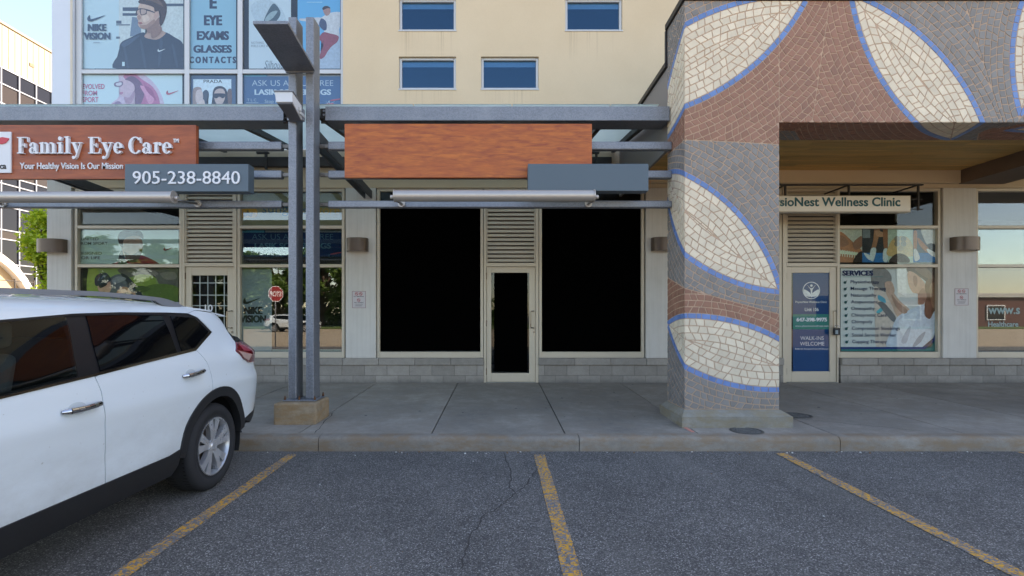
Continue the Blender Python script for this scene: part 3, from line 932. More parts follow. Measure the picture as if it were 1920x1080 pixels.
# rafters and frosted panes, rising towards the wall
RX = [-8.6, -7.35, -6.1, -4.85, -3.6, -2.33, -1.08, .17, 1.42, 2.03]
def rz(y): return 4.09 + (y - 6.45) * .30 / 2.55
for x in RX:
    g = MB(); h = .11
    g.hexa([(x - .035, 6.45, rz(6.45) - h), (x + .035, 6.45, rz(6.45) - h), (x + .035, 8.99, rz(8.99) - h * .6), (x - .035, 8.99, rz(8.99) - h * .6),
            (x - .035, 6.45, rz(6.45)), (x + .035, 6.45, rz(6.45)), (x + .035, 8.99, rz(8.99)), (x - .035, 8.99, rz(8.99))], .004)
    g.build('rafter', DKST, CAN)
for a, b in zip(RX, RX[1:]):
    g = MB(); a += .008; b -= .008; z0, z1 = rz(6.40) + .006, rz(9.0) + .006
    g.hexa([(a, 6.40, z0), (b, 6.40, z0), (b, 9.0, z1), (a, 9.0, z1), (a, 6.40, z0 + .014), (b, 6.40, z0 + .014), (b, 9.0, z1 + .014), (a, 9.0, z1 + .014)])
    g.build('roof_pane', CANG, CAN)
# braces from the posts back to the wall, small hangers under the ledger
for x in (-2.33, -2.33 + PO):
    g = MB()
    for dx in (-.075, .045):
        g.hexa([(x + dx, 6.32, 3.62), (x + dx + .03, 6.32, 3.62), (x + dx + .03, 9.03, 3.52), (x + dx, 9.03, 3.52),
                (x + dx, 6.32, 3.76), (x + dx + .03, 6.32, 3.76), (x + dx + .03, 9.03, 3.66), (x + dx, 9.03, 3.66)], .004)
    g.build('brace', mat('weathered_brace', (92, 92, 94), .6, .4, .2, 6), CAN)
for x in (-4.05, -.45, 1.7):
    B(CAN, 'hanger', DKST, (x - .02, x + .02, 8.80, 8.84, 3.98, 4.27), (x - .16, x + .05, 8.79, 8.85, 4.25, 4.28), bev=.003)
# horizontal reflector plate above the floodlight
g = MB()
g.hexa([(-2.475, 5.10, 4.365), (-2.12, 5.10, 4.365), (-2.205, 6.092, 4.365), (-2.565, 6.092, 4.365),
        (-2.475, 5.10, 4.40), (-2.12, 5.10, 4.40), (-2.205, 6.092, 4.40), (-2.565, 6.092, 4.40)], .004)
g.box(-2.555, -2.215, 6.070, 6.096, 4.345, 4.364, .002)
g.build('reflector_plate', GALV, CAN)

# concrete footings
for dx, lab in ((0, 'rough tan concrete footing block under the twin steel posts'), (PO, 'rough concrete footing block hidden behind the parked car')):
    g = MB(); r2 = random.Random(3)
    g.box(-2.625 + dx, -2.14 + dx, 5.90, 6.40, .14, .407, .022, 3)
    bmesh.ops.subdivide_edges(g.bm, edges=g.bm.edges, cuts=3, use_grid_fill=True)
    for v in g.bm.verts:
        if v.co.z < .38: v.co += Vector((r2.uniform(-1, 1), r2.uniform(-1, 1), r2.uniform(-.3, .3))) * .004
    tag(g.build('concrete_footing', FOOT, base=(-2.38 + dx, 6.15, .16)), lab, 'footing')

# floodlight aimed up at the plate
FL = thing('floodlight', 'white box floodlight clamped to the twin steel posts', 'floodlight', (-2.43, 6.0, 3.75))
g = MB()
A = [(-2.530, 5.76, 3.862), (-2.345, 5.76, 3.862), (-2.345, 5.76, 3.972), (-2.545, 5.76, 3.972)]
Bk = [(-2.495, 6.035, 3.765), (-2.345, 6.035, 3.765), (-2.345, 6.035, 3.93), (-2.505, 6.035, 3.93)]
g.prism(A, Bk); g.build('housing', mat('floodlight_white', (214, 216, 220), .4, .1, .05), FL)
g = MB(); g.hexa([(-2.556, 5.748, 3.974), (-2.335, 5.748, 3.974), (-2.338, 6.04, 3.934), (-2.512, 6.04, 3.934), (-2.556, 5.748, 3.992), (-2.335, 5.748, 3.992), (-2.338, 6.04, 3.952), (-2.512, 6.04, 3.952)], .003)
g.build('lens_rim', GALV, FL)
g = MB(); g.hexa([(-2.52, 5.775, 3.842), (-2.355, 5.775, 3.842), (-2.355, 6.03, 3.750), (-2.485, 6.03, 3.750), (-2.52, 5.775, 3.855), (-2.355, 5.775, 3.855), (-2.355, 6.03, 3.763), (-2.485, 6.03, 3.763)])
g.build('heat_sink', mat('floodlight_grey', (92, 94, 100), .6, .3), FL)
g = MB(); g.box(-2.343, -2.318, 5.93, 5.97, 3.83, 3.875, .004); g.box(-2.343, -2.325, 5.95, 6.099, 3.80, 3.84, .004); g.build('yoke', ALUW, FL)

# ================================================================ fascia signs
def sx_(px, d): return PX(px, d)
def sign_brackets(par, xs, y0, z0, z1):
    for x in xs:
        B(par, 'bracket', DKST, (x - .02, x + .02, y0, 6.273, z0, z1), bev=.002)
SGL = thing('fascia_sign', 'cherry wood effect sign reading Family Eye Care in white letters', 'sign', (-5.5, 6.1, 3.07))
zt, zb = PZ(234, 6.09), PZ(335.5, 6.09)
B(SGL, 'board', WOODL, (-7.35, PX(367.5, 6.09), 6.09, 6.145, zb, zt), bev=.003)
B(SGL, 'trim', DKST, (-7.345, PX(367.5, 6.09) - .004, 6.146, 6.16, zb + .004, zt - .004), bev=.002)
sign_brackets(SGL, (-6.9, -5.5, -4.0), 6.161, 3.16, 3.21); sign_brackets(SGL, (-6.9, -5.5, -4.0), 6.161, 3.51, 3.56)
SGM = thing('fascia_sign', 'blank orange wood effect sign board over the blacked-out windows', 'sign', (-.36, 6.1, 3.09))
zt2, zb2 = PZ(232, 6.09), PZ(333, 6.09)
B(SGM, 'board', WOODM, (PX(646, 6.09), PX(1110, 6.09), 6.09, 6.145, zb2, zt2), bev=.003)
B(SGM, 'trim', DKST, (PX(646, 6.09) + .004, PX(1110, 6.09) - .004, 6.146, 6.16, zb2 + .004, zt2 - .004), bev=.002)
sign_brackets(SGM, (-1.5, -.3, .9), 6.161, 3.16, 3.21); sign_brackets(SGM, (-1.5, -.3, .9), 6.161, 3.51, 3.56)
# white logo plate at the left
d = 6.07
B(SGL, 'logo_plate', mat('plate_white', (222, 224, 228), .4, 0, .02), (-7.0, PX(20, d), d, 6.089, PZ(324, d), PZ(247, d)), bev=.002)
g = MB(); g.flat([(PX(a, d - .01), PZ(b, d - .01)) for a, b in ((-40, 272), (-10, 260), (4, 257), (16, 259), (15, 262), (10, 268), (2, 270), (-20, 268))], d - .010, d - .001)
g.build('logo_swoosh', mat('logo_red', (206, 58, 72), .45, 0, 0), SGL)
text('ca', PX(0, d), PX(12, d), PZ(317, d), PZ(309, d), d, BLK, SGL, depth=.004, bold=.02)

# bold serif lettering drawn stroke by stroke -------------------------------------------------
def ring(cx_, cz_, rx, rz_, tx, tz, a0=0, a1=360, n=28):
    """bowl with thick sides (tx) and thin top and bottom (tz), as a list of quads"""
    out = []
    for k in range(n):
        p = rad(a0 + (a1 - a0) * k / n); q = rad(a0 + (a1 - a0) * (k + 1) / n)
        out.append([(cx_ + rx * math.cos(p), cz_ + rz_ * math.sin(p)), (cx_ + rx * math.cos(q), cz_ + rz_ * math.sin(q)),
                    (cx_ + (rx - tx) * math.cos(q), cz_ + (rz_ - tz) * math.sin(q)), (cx_ + (rx - tx) * math.cos(p), cz_ + (rz_ - tz) * math.sin(p))])
    return out
def R_(a, b, c, d): return [(a, c), (b, c), (b, d), (a, d)]
def disc(cx_, cz_, r, n=16): return [(cx_ + r * math.cos(2 * math.pi * k / n), cz_ + r * math.sin(2 * math.pi * k / n)) for k in range(n)]
T = .20; Hs = .055
SER = {   # cap height 1, x-height .68
 'F': (.80, [R_(.12, .12 + T, 0, 1), R_(0, .46, 0, Hs), R_(0, .76, 1 - Hs, 1), [(.70, 1), (.76, 1), (.80, .70), (.75, .70)], R_(.3, .56, .47, .53), [(.52, .62), (.57, .62), (.57, .37), (.52, .37)]]),
 'E': (.84, [R_(.12, .12 + T, 0, 1), R_(0, .76, 0, Hs), R_(0, .74, 1 - Hs, 1), [(.68, 1), (.74, 1), (.78, .72), (.73, .72)], [(.70, 0), (.77, 0), (.83, .31), (.78, .31)], R_(.3, .56, .48, .54), [(.52, .63), (.57, .63), (.57, .38), (.52, .38)]]),
 'C': (.86, ring(.46, .5, .46, .52, .21, .07, 42, 322, 36) + [[(.74, .98), (.80, .98), (.82, .64), (.77, .64)]]),
 'a': (.68, [R_(.34, .34 + T, .08, .50), [(.40, .10), (.54, .10), (.68, .02), (.68, .08), (.56, .12)], [(.42, 0.0), (.62, -.01), (.68, .05), (.54, .10), (.46, .14)]] + ring(.25, .19, .24, .20, .17, .06, 20, 360, 24) + ring(.29, .47, .25, .21, .19, .07, 0, 165, 18) + [disc(.12, .50, .085)]),
 'm': (1.24, [R_(.10, .10 + T, 0, .64), R_(0, .40, 0, Hs), [(0, .64), (.3, .70), (.3, .60), (0, .60)], R_(.50, .50 + T, 0, .48), R_(.42, .78, 0, Hs), R_(.92, .92 + T, 0, .48), R_(.84, 1.22, 0, Hs)] + ring(.47, .46, .23, .22, .20, .08, 0, 130, 16) + ring(.88, .46, .24, .22, .20, .08, 0, 130, 16)),
 'i': (.46, [R_(.12, .12 + T, 0, .64), R_(0, .44, 0, Hs), [(0, .66), (.32, .70), (.32, .60), (0, .60)], disc(.21, .91, .125)]),
 'l': (.46, [R_(.12, .12 + T, 0, 1.0), R_(0, .44, 0, Hs), [(0, 1.02), (.32, 1.05), (.32, .95), (0, .96)]]),
 'y': (.78, [R_(0, .38, .68 - Hs, .68), R_(.48, .78, .68 - Hs, .68), [(.06, .66), (.28, .66), (.50, .14), (.38, -.04)], [(.62, .66), (.69, .66), (.38, -.18), (.30, -.14), (.40, .04)], [(.38, -.18), (.30, -.14), (.22, -.26), (.27, -.31)], disc(.16, -.24, .10)]),
 'e': (.62, ring(.31, .34, .31, .35, .20, .06, 0, 325, 34) + [R_(.16, .60, .34, .40)]),
 'r': (.56, [R_(.10, .10 + T, 0, .64), R_(0, .42, 0, Hs), [(0, .64), (.3, .70), (.3, .60), (0, .60)], disc(.46, .57, .105)] + ring(.42, .46, .20, .22, .07, .10, 60, 150, 10)),
 ' ': (.30, [])}
def serif(s, x0, x1, zb_, cap, y, depth, m, par):
    tot = sum(SER[c][0] + .05 for c in s) - .05
    k = (x1 - x0) / tot; x = x0
    for c in s:
        wd, polys = SER[c]
        if polys:
            g = MB()
            for i, P in enumerate(polys):
                e = (i % 5) * .00025
                pts = [(x + a * k, zb_ + b * cap) for a, b in P]
                if sum(pts[q][0] * pts[(q + 1) % len(pts)][1] - pts[(q + 1) % len(pts)][0] * pts[q][1] for q in range(len(pts))) < 0: pts = pts[::-1]
                g.flat(pts, y - depth - e, y)
            g.build('letter', m, par)
        x += (wd + .05) * k
d = 6.05; yb_ = 6.088
zb_ = PZ(287.5, d); cap = PZ(256.5, d) - zb_
serif('Family', PX(31, d), PX(153, d), zb_, cap, yb_, .034, SIGW, SGL)
serif('Eye', PX(164.5, d), PX(229, d), zb_, cap, yb_, .034, SIGW, SGL)
serif('Care', PX(240, d), PX(321, d), zb_, cap, yb_, .034, SIGW, SGL)
text('TM', PX(322.5, d), PX(332.5, d), PZ(266, d), PZ(259, d), yb_, SIGW, SGL, depth=.02, bold=.03)
text('Your Healthy Vision Is Our Mission', PX(33, d), PX(227, d), PZ(319.5, d), PZ(303.5, d), yb_, SIGW, SGL, depth=.012, bold=.005)

BXL = thing('phone_sign', 'slate blue sign box with the number 905-238-8840', 'sign', (-3.7, 6.0, 2.9))
B(BXL, 'box', BLUEB, (PX(234, 5.94), PX(465.5, 5.94), 5.94, 6.085, PZ(359, 5.94), PZ(307.3, 5.94)), bev=.004)
text('905-238-8840', PX(248, 5.92), PX(449, 5.92), PZ(344.5, 5.92), PZ(320.5, 5.92), 5.939, SIGW, BXL, depth=.014, bold=.0)
g = MB(); g.box(PX(990, 5.94), PX(1216, 5.94), 5.94, 6.085, PZ(357.8, 5.94), PZ(307, 5.94), .004, 2)
tag(g.build('blank_sign_box', BLUEB, base=(1.05, 6, 2.9)), 'blank slate blue sign box overlapping the orange wood board', 'sign')

# ================================================================ long tube lights on arms
def tube_light(x0, x1, arms, z, label):
    y = 5.76; r = .064
    t = thing('sign_light', label, 'sign light', ((x0 + x1) / 2, y, z), 'long tubular sign lights')
    g = MB(); g.cyl((x0, y, z), (x1, y, z), r, n=28)
    auto_smooth(g.build('tube', STEEL, t), 40)
    for x in (x0, x1):
        s = 1 if x == x1 else -1
        g = MB(); g.cyl((x, y, z), (x + s * .012, y, z), r + .008, n=28); g.cyl((x + s * .012, y, z - .012), (x + s * .055, y, z - .012), .022, n=14); g.build('end_cap', STEEL, t)
    for x in arms:
        g = MB(); g.tube([(x, y, z - .02), (x, y + .05, z - .02), (x, 6.262, 2.815)], .016, 10); g.build('arm', mat('arm_steel', (120, 118, 116), .4, .7), t)
        g = MB(); g.cyl((x, 6.274, 2.815), (x, 6.250, 2.815), .047, .043, 22); g.cyl((x, 6.250, 2.815), (x, 6.236, 2.815), .026, .02, 16); g.build('mount_disc', STEEL, t)
tube_light(PX(741, 5.76), PX(1113, 5.76), (PX(741, 5.76) - .025, PX(1113, 5.76) + .03), PZ(367.3, 5.76), 'long steel tube light on arms below the orange wood sign')
tube_light(-7.3, PX(325, 5.76), (-6.13, PX(325, 5.76) - .02), PZ(369.7, 5.76), 'long steel tube light on arms below the Family Eye Care sign')
# ================================================================ mosaic portal
POR = thing('mosaic_portal', 'tall square portal clad in grey, brown, blue and white mosaic tiles with leaf shapes', 'portal', (2.7, 6.15, 0.16))
YP, YB = 5.86, 6.46
PXL, PXR, ZTOP, ZUN, ZBA = 2.150, 3.247, 5.075, 3.667, .345
XEND = 9.3
GROUT = mat('mosaic_grout', (196, 166, 142), .9, 0, .1, 6, bump=.2, bs=150)
c0 = .0045
g = MB()
g.box(PXL + c0, PXR - c0, YP + c0, YB, ZBA, ZTOP); g.box(PXR - c0, 8.2, YP + c0, YB - .002, ZUN + c0, ZTOP - .001)
g.box(8.2, XEND, YP + c0, YB, .16, ZTOP - .002)
core = g.build('mortar_bed', GROUT, POR)
# plinth
g = MB()
def rectz(x0, x1, y0, y1, z): return [(x0, y0, z), (x1, y0, z), (x1, y1, z), (x0, y1, z)]
g.prism(rectz(2.085, 3.345, 5.755, 6.56, .12), rectz(2.085, 3.345, 5.755, 6.56, .282))
g.prism(rectz(2.087, 3.343, 5.757, 6.558, .2825), rectz(PXL - .006, PXR + .006, YP - .006, YB + .004, .344))
g.build('plinth', PLIN, POR)
# black coping, side bulkhead, roof behind, soffit planks
B(POR, 'coping', COPE, (PXL - .025, XEND, YP - .025, YB + .02, ZTOP + .002, ZTOP + .075))
B(POR, 'side_panel', mat('grey_side_panel', (134, 128, 124), .5, .1, .06), (PXL + .002, PXL + .04, YB + .004, YF - .01, 3.55, 4.598))
B(POR, 'roof_deck', COPE, (PXL + .042, 20, YB + .006, YF - .012, 4.05, 4.59))
B(POR, 'roof_coping', COPE, (PXL - .03, PXL + .10, YB + .008, YF - .013, 4.60, 4.668), (PXL - .02, PXL + .02, YB + .006, YB + .05, 4.67, ZTOP))
SOFF = concrete_mat('soffit_timber', (178, 140, 84), (150, 114, 64), .14, (164, 120, 62))
PLK = mat('soffit_plank', (216, 172, 104), .6, 0, .18, 3, objvar=.14, stretch=(.5, 5, 5), fine=.06)
B(POR, 'soffit_backing', mat('soffit_gap', (70, 52, 32), .9), (PXL + .045, 8.19, YB + .01, YF - .014, 4.032, 4.048))
y = YB + .012; r2 = random.Random(9)
while y < YF - .13:
    x = PXL + .05
    while x < 8.18:
        x2 = min(x + r2.uniform(1.2, 3.2), 8.185)
        if 8.185 - x2 < .5: x2 = 8.185
        z = 4.008 + r2.uniform(0, .004)
        g = MB(); g.box(x + .001, x2 - .001, y + .002, y + .116, z, 4.031, .003); g.build('plank', PLK, POR)
        x = x2
    y += .12
B(POR, 'bulkhead', STUC, (PXL + .05, 8.19, YF - .075, YF - .016, 3.785, 4.03))
B(POR, 'cross_beam', mat('brown_cross_beam', (120, 100, 84), .7, 0, .1), (8.2, 9.0, YB + .01, YF - .017, 3.775, 4.03))
# timber return at the column (seen from the left, under the canopy)
B(POR, 'column_back', mat('brown_metal_panel', (112, 98, 88), .6, .1, .1), (PXL + .05, PXR - .05, YB + .001, YB + .03, 3.4, 4.0))

# ---- tile layout on the unfolded faces: u runs along X, v is height; leaves are lens shapes of two arcs
def uv(px, py): return ((px - CX) * YP / F, HC - (py - CY) * YP / F)
SCL = YP / F
class Arc: pass
LEAVES = []
def leaf(a, b, sag, colA, colB):
    """tips a, b in picture measure; colA: field on the left of a->b as drawn upward, colB: on its right"""
    A = Vector(uv(*a)); Bv = Vector(uv(*b)); h = sag * SCL
    c = (Bv - A).length; Rr = (c * c / 4 + h * h) / (2 * h)
    d = (Bv - A) / c; n = Vector((-d.y, d.x)); mid = (A + Bv) / 2
    L = []
    for s, cl in ((1, colA), (-1, colB)):
        ar = Arc(); ar.O = mid - n * s * (Rr - h); ar.R = Rr; ar.col = cl
        ar.ang = math.atan2((n * s).y, (n * s).x); ar.half = math.asin(min(1, c / 2 / Rr)); L.append(ar)
    LEAVES.append(L)
leaf((1120, 222), (1508, -4), 64, 'grey', 'brown')
leaf((1602, -4), (1862, 318), 55, 'grey', 'brown')
leaf((1172, 300), (1458, 542), 58, 'grey', 'grey')
leaf((1195, 611), (1550, 712), 53, 'brown', 'grey')
leaf((1916, 204), (1990, -110), 42, 'grey', 'grey')
leaf((1940, 268), (2150, 210), 28, 'brown', 'brown')
def phi(ar, p): return math.hypot(p[0] - ar.O.x, p[1] - ar.O.y) - ar.R
def lphi(L, p): return max(phi(L[0], p), phi(L[1], p))
def clip_imp(poly, f):
    """keep f<=0 (implicit clip, roots found by bisection)"""
    out = []; n = len(poly)
    vals = [f(p) for p in poly]
    if max(vals) <= 0: return poly
    if min(vals) > 0: return []
    for i in range(n):
        p, q = poly[i], poly[(i + 1) % n]; a, b = vals[i], vals[(i + 1) % n]
        if a <= 0: out.append(p)
        if (a <= 0) != (b <= 0):
            lo, hi = 0.0, 1.0
            for _ in range(14):
                m_ = (lo + hi) / 2; r = (p[0] + (q[0] - p[0]) * m_, p[1] + (q[1] - p[1]) * m_)
                if (f(r) <= 0) == (a <= 0): lo = m_
                else: hi = m_
            out.append((p[0] + (q[0] - p[0]) * lo, p[1] + (q[1] - p[1]) * lo))
    return out
def area(P): return 0.5 * sum(P[i][0] * P[(i + 1) % len(P)][1] - P[(i + 1) % len(P)][0] * P[i][1] for i in range(len(P)))
def inset(P, gq):
    if area(P) < 0: P = P[::-1]
    Q = []
    for p in P:                                       # drop near-duplicate corners
        if not Q or math.hypot(p[0] - Q[-1][0], p[1] - Q[-1][1]) > .003: Q.append(p)
    while len(Q) > 2 and math.hypot(Q[0][0] - Q[-1][0], Q[0][1] - Q[-1][1]) < .004: Q.pop()
    if len(Q) < 3: return []
    out = Q
    for i in range(len(Q)):
        p, q = Q[i], Q[(i + 1) % len(Q)]; dx, dy = q[0] - p[0], q[1] - p[1]; l = math.hypot(dx, dy)
        nx, ny = dy / l, -dx / l                      # outward for CCW
        out = clip_imp(out, lambda r, p=p, nx=nx, ny=ny: (r[0] - p[0]) * nx + (r[1] - p[1]) * ny + gq)
        if len(out) < 3: return []
    return out
FACES = [
 ('front', (PXL, PXR, ZBA + .004, ZTOP), lambda u, v, o: (u, YP + c0 - o, v)),
 ('lintel', (PXR, 7.0, ZUN, ZTOP), lambda u, v, o: (u, YP + c0 - o, v)),
 ('side', (PXL - .6, PXL, ZBA + .004, ZTOP), lambda u, v, o: (PXL + c0 - o, YP + (PXL - u), v)),
 ('under', (PXR, 7.0, ZUN - .6, ZUN), lambda u, v, o: (u, YP + (ZUN - v), ZUN + c0 - o)),
 ('inner', (PXR, PXR + .6, ZBA + .004, ZUN), lambda u, v, o: (PXR - c0 + o, YP + (u - PXR), v))]
def seen(u, v):
    if PXL - .62 < u < PXR and ZBA - .1 < v < ZTOP + .1: return True
    return PXR <= u < 7.05 and ZUN - .62 < v < ZTOP + .1 or (PXR <= u < PXR + .6 and ZBA - .1 < v < ZUN)
r3 = random.Random(21)
TILES = []
for li, L in enumerate(LEAVES):
    for ai, ar in enumerate(L):
        ot = L[1 - ai]
        bands = [(0.0, .064, 'blue', .088)]
        x = 0.0
        while x > -ar.R and x > -.5:
            wdt = .083; bands.append((x - wdt, x, 'white', .098)); x -= wdt
        x = .064
        while x < 2.2:
            bands.append((x, x + .074, ar.col, .086)); x += .074
        for (p0, p1, colr, ln) in bands:
            rm = ar.R + (p0 + p1) / 2
            if rm < .05: continue
            span = ar.half + (0.5 if p0 >= 0 else .05) + (max(0, p0) * .9)
            span = min(span, math.pi * .95)
            n = max(1, int(2 * span * rm / ln)); r0, r1 = ar.R + p0, ar.R + p1
            edges = []
            for k in range(n + 1):
                th = ar.ang - span + 2 * span * k / n
                j = r3.uniform(-.17, .17) * ln / rm; sk = r3.uniform(-.26, .26) * ln / rm
                if colr == 'blue': sk *= .35
                edges.append((th + j - sk, th + j + sk))
            for k in range(n):
                a, b = edges[k], edges[k + 1]
                tc = (a[0] + b[0]) / 2; pc = (ar.O.x + rm * math.cos(tc), ar.O.y + rm * math.sin(tc))
                if not seen(*pc): continue
                if phi(ot, pc) > phi(ar, pc) + .07: continue
                if any(M is not L and lphi(M, pc) < lphi(L, pc) - .07 for M in LEAVES): continue
                poly = []
                for (th, r) in ((a[0], r0), (b[0], r0), (b[1], r1), (a[1], r1)):
                    poly.append((ar.O.x + r * math.cos(th), ar.O.y + r * math.sin(th)))
                # follow the curve on long tiles
                poly = clip_imp(poly, lambda p: phi(ot, p) - phi(ar, p))
                for M in LEAVES:
                    if M is L or len(poly) < 3: continue
                    poly = clip_imp(poly, lambda p, M=M: lphi(L, p) - lphi(M, p))
                if len(poly) < 3: continue
                for fn, (u0, u1, v0, v1), mp in FACES:
                    q = poly
                    if fn == 'inner' and False: continue
                    for f in (lambda p: u0 - p[0], lambda p: p[0] - u1, lambda p: v0 - p[1], lambda p: p[1] - v1):
                        q = clip_imp(q, f)
                        if len(q) < 3: break
                    if len(q) < 3: continue
                    q = inset(q, .0056 if colr != 'blue' else .004)
                    if len(q) < 3 or abs(area(q)) < .0002: continue
                    TILES.append((abs(area(q)), colr, fn, q, mp))
TM_ = {'white': mat('cream_tile', (226, 211, 186), .55, 0, .08, 8, bump=.25, bs=60, objvar=.10),
       'blue': mat('blue_tile', (100, 134, 188), .4, 0, .10, 12, bump=.2, bs=50, objvar=.10),
       'brown': mat('brown_tile', (154, 110, 90), .6, 0, .08, 10, bump=.3, bs=60, objvar=.10),
       'grey': mat('grey_tile', (134, 130, 126), .6, 0, .08, 10, bump=.3, bs=60, objvar=.10)}
COLS = ['white', 'blue', 'brown', 'grey']
def add_tile(g, q, mp, rr):
    o = .0045 + rr.uniform(-.0008, .0010)
    if area(q) < 0: q = q[::-1]
    cx_ = sum(p[0] for p in q) / len(q); cy_ = sum(p[1] for p in q) / len(q)
    top = [(cx_ + (p[0] - cx_) * .965, cy_ + (p[1] - cy_) * .965) for p in q]
    t0 = [g.bm.verts.new(mp(u, v, 0.0)) for u, v in q]
    t1 = [g.bm.verts.new(mp(u, v, o - .0012)) for u, v in q]
    tu, tv = rr.gauss(0, .016), rr.gauss(0, .016)              # each tile is set slightly askew
    t2 = [g.bm.verts.new(mp(u, v, o + max(-.001, min(.0012, (u - cx_) * tu + (v - cy_) * tv)))) for u, v in top]
    n = len(q)
    g._f(t2)
    for i in range(n):
        j = (i + 1) % n
        g._f([t0[i], t0[j], t1[j], t1[i]]); g._f([t1[i], t1[j], t2[j], t2[i]])
def inview(t):
    u, v = t[3][0]
    if t[2] not in ('front', 'lintel'): return False
    px, py = CX + u / SCL, CY - (v - HC) / SCL
    return 1281 < px < 1912 and 4 < py < 770
big = sorted([i for i, t in enumerate(TILES) if inview(t)], key=lambda i: -TILES[i][0])[:298]
bs_ = set(big)
for i in big:
    a, c, fn, q, mp = TILES[i]
    g = MB(); add_tile(g, q, mp, r3); g.build('tile', TM_[c], POR)
g = MB()
for i, (a, c, fn, q, mp) in enumerate(TILES):
    if i in bs_: continue
    g.mi = COLS.index(c); add_tile(g, q, mp, r3)
tag(g.build('mosaic_tiles', [TM_[c] for c in COLS], POR), kind='stuff')
print('TILES', len(TILES))

# ================================================================ clinic sign hung under the soffit
d = 8.4
PHY = thing('clinic_sign', 'white hanging sign box reading PhysioNest Wellness Clinic', 'sign', (PX(1560, d), d, PZ(398, d)))
x0, x1, z0, z1 = PX(1412, d), PX(1708, d), PZ(398, d), PZ(366.5, d)
B(PHY, 'box', mat('clinic_box', (206, 196, 180), .5, 0, .04), (x0, x1, d, d + .12, z0, z1), bev=.006)
B(PHY, 'face', mat('clinic_face', (246, 242, 232), .35, 0, .03), (x0 + .02, x1 - .02, d - .004, d - .001, z0 + .022, z1 - .012), bev=.001)
text('PhysioNest Wellness Clinic', PX(1429, d), PX(1687.5, d), PZ(392, d), PZ(370, d), d - .004, mat('teal_letter', (8, 92, 104), .5, 0, .03), PHY, depth=.004, bold=.022)
for px in (1472, 1591, 1721):
    x = PX(px, d + .06)
    B(PHY, 'hanger', DKST, (x - .014, x + .014, d + .04, d + .07, z1 - .02 if px < 1700 else z0 + .04, 3.598), bev=.003)
    B(PHY, 'arm', DKST, (x - .012, x + .012, d + .072, YF + .028, 3.60, 3.622), bev=.002)
B(PHY, 'hanging_rail', DKST, (PX(1440, d), PX(1735, d), d + .03, d + .071, 3.60, 3.624), bev=.003)
for pz in (z0 + .06, z1 - .05):
    B(PHY, 'stay', DKST, (x1 + .002, PX(1735, d), d + .05, d + .065, pz - .008, pz + .008), bev=.002)
# ================================================================ posters and window graphics (flat prints behind the glass)
YU, YL = YF + .080, YF + .100        # just behind the upper and the lower panes
def ink(c, v=.06, s=9): return mat('ink_%d_%d_%d' % c, c, .6, 0, v, s, spec=.2)
class Poster:
    def __init__(s, name, label, px0, px1, py0, py1, bg, y, cat='poster', sheet='sheet', group=None):
        s.y = y; s.k = 0
        s.t = thing(name, label, cat, (PX((px0 + px1) / 2, y), y, PZ(py1, y)), group)
        g = MB(); g.box(PX(px0, y), PX(px1, y), y + .012, y + .014, PZ(py1, y), PZ(py0, y))
        g.build(sheet, ink(bg, .03, 1.5) if isinstance(bg, tuple) else bg, s.t)
        s.r = (px0, px1, py0, py1)
    def _lay(s):
        s.k += 1
        return s.y + .012 - .0004 * s.k
    def art(s, name, c, pts, smooth=True, n=5, v=.15):
        P = spline(pts, True, n) if smooth else pts
        a, b, c0_, d = s.r
        P = [(min(max(x, a), b), min(max(z, c0_), d)) for x, z in P]
        Q = [(PX(x, s.y), PZ(z, s.y)) for x, z in P]
        if sum(Q[i][0] * Q[(i + 1) % len(Q)][1] - Q[(i + 1) % len(Q)][0] * Q[i][1] for i in range(len(Q))) < 0: Q = Q[::-1]
        yy = s._lay(); g = MB()
        f = g.face([(x, yy, z) for x, z in Q])
        bmesh.ops.triangulate(g.bm, faces=list(g.bm.faces), ngon_method='EAR_CLIP')
        return g.build(name, ink(c, v, 22) if isinstance(c, tuple) else c, s.t, fixn=False)
    def rect(s, name, c, a, b, c0_, d): return s.art(name, c, [(a, d), (b, d), (b, c0_), (a, c0_)], False)
    def txt(s, body, a, b, c0_, d, c, bold=0.0, shear=0.0, heavy=0.0):
        yy = s._lay()
        return text(body, PX(a, s.y), PX(b, s.y), PZ(d, s.y), PZ(c0_, s.y), yy, ink(c, 0), s.t, depth=.0002, bold=bold, shear=shear, heavy=heavy * s.y / F)
    def swoosh(s, x0, x1, y0, y1, c):
        w_, h_ = x1 - x0, y1 - y0
        P = [(0, .62), (.04, .25), (.14, 0), (.10, .32), (.16, .56), (.30, .60), (1, .02), (.34, .90), (.16, 1.0), (.04, .90)]
        return s.art('swoosh', c, [(x0 + a * w_, y0 + b * h_) for a, b in P], True, 4, 0)
PALE = (196, 216, 222)
# -- upper left: man in a dark sweater
p = Poster('window_poster', 'large pale poster reading NIKE VISION with a man in a dark sweater', 149, 343, -60, 128, PALE, YU)
p.rect('building_block', (206, 210, 208), 222, 343, -20, 86); p.rect('shade_band', (60, 74, 92), 229, 262, 13, 20); p.rect('shade_band', (60, 74, 92), 229, 262, 24, 29)
p.rect('shade_band', (74, 86, 102), 300, 343, 6, 11); p.rect('shade_band', (74, 86, 102), 217, 227, 38, 44); p.rect('shade_band', (74, 86, 102), 217, 243, 45, 47); p.rect('shade_band', (84, 96, 110), 217, 224, 68, 72)
p.art('shadow_panel', (112, 128, 146), [(247, 31), (262, 33), (264, 66), (243, 68)], False)
p.art('sweater', (42, 54, 70), [(218, 131), (222, 100), (226, 80), (244, 70), (268, 60), (282, 72), (296, 70), (309, 60), (328, 70), (340, 78), (347, 95), (347, 131)])
p.art('neck', (186, 148, 132), [(272, 50), (298, 42), (302, 55), (310, 62), (296, 73), (282, 73), (270, 68), (276, 58)])
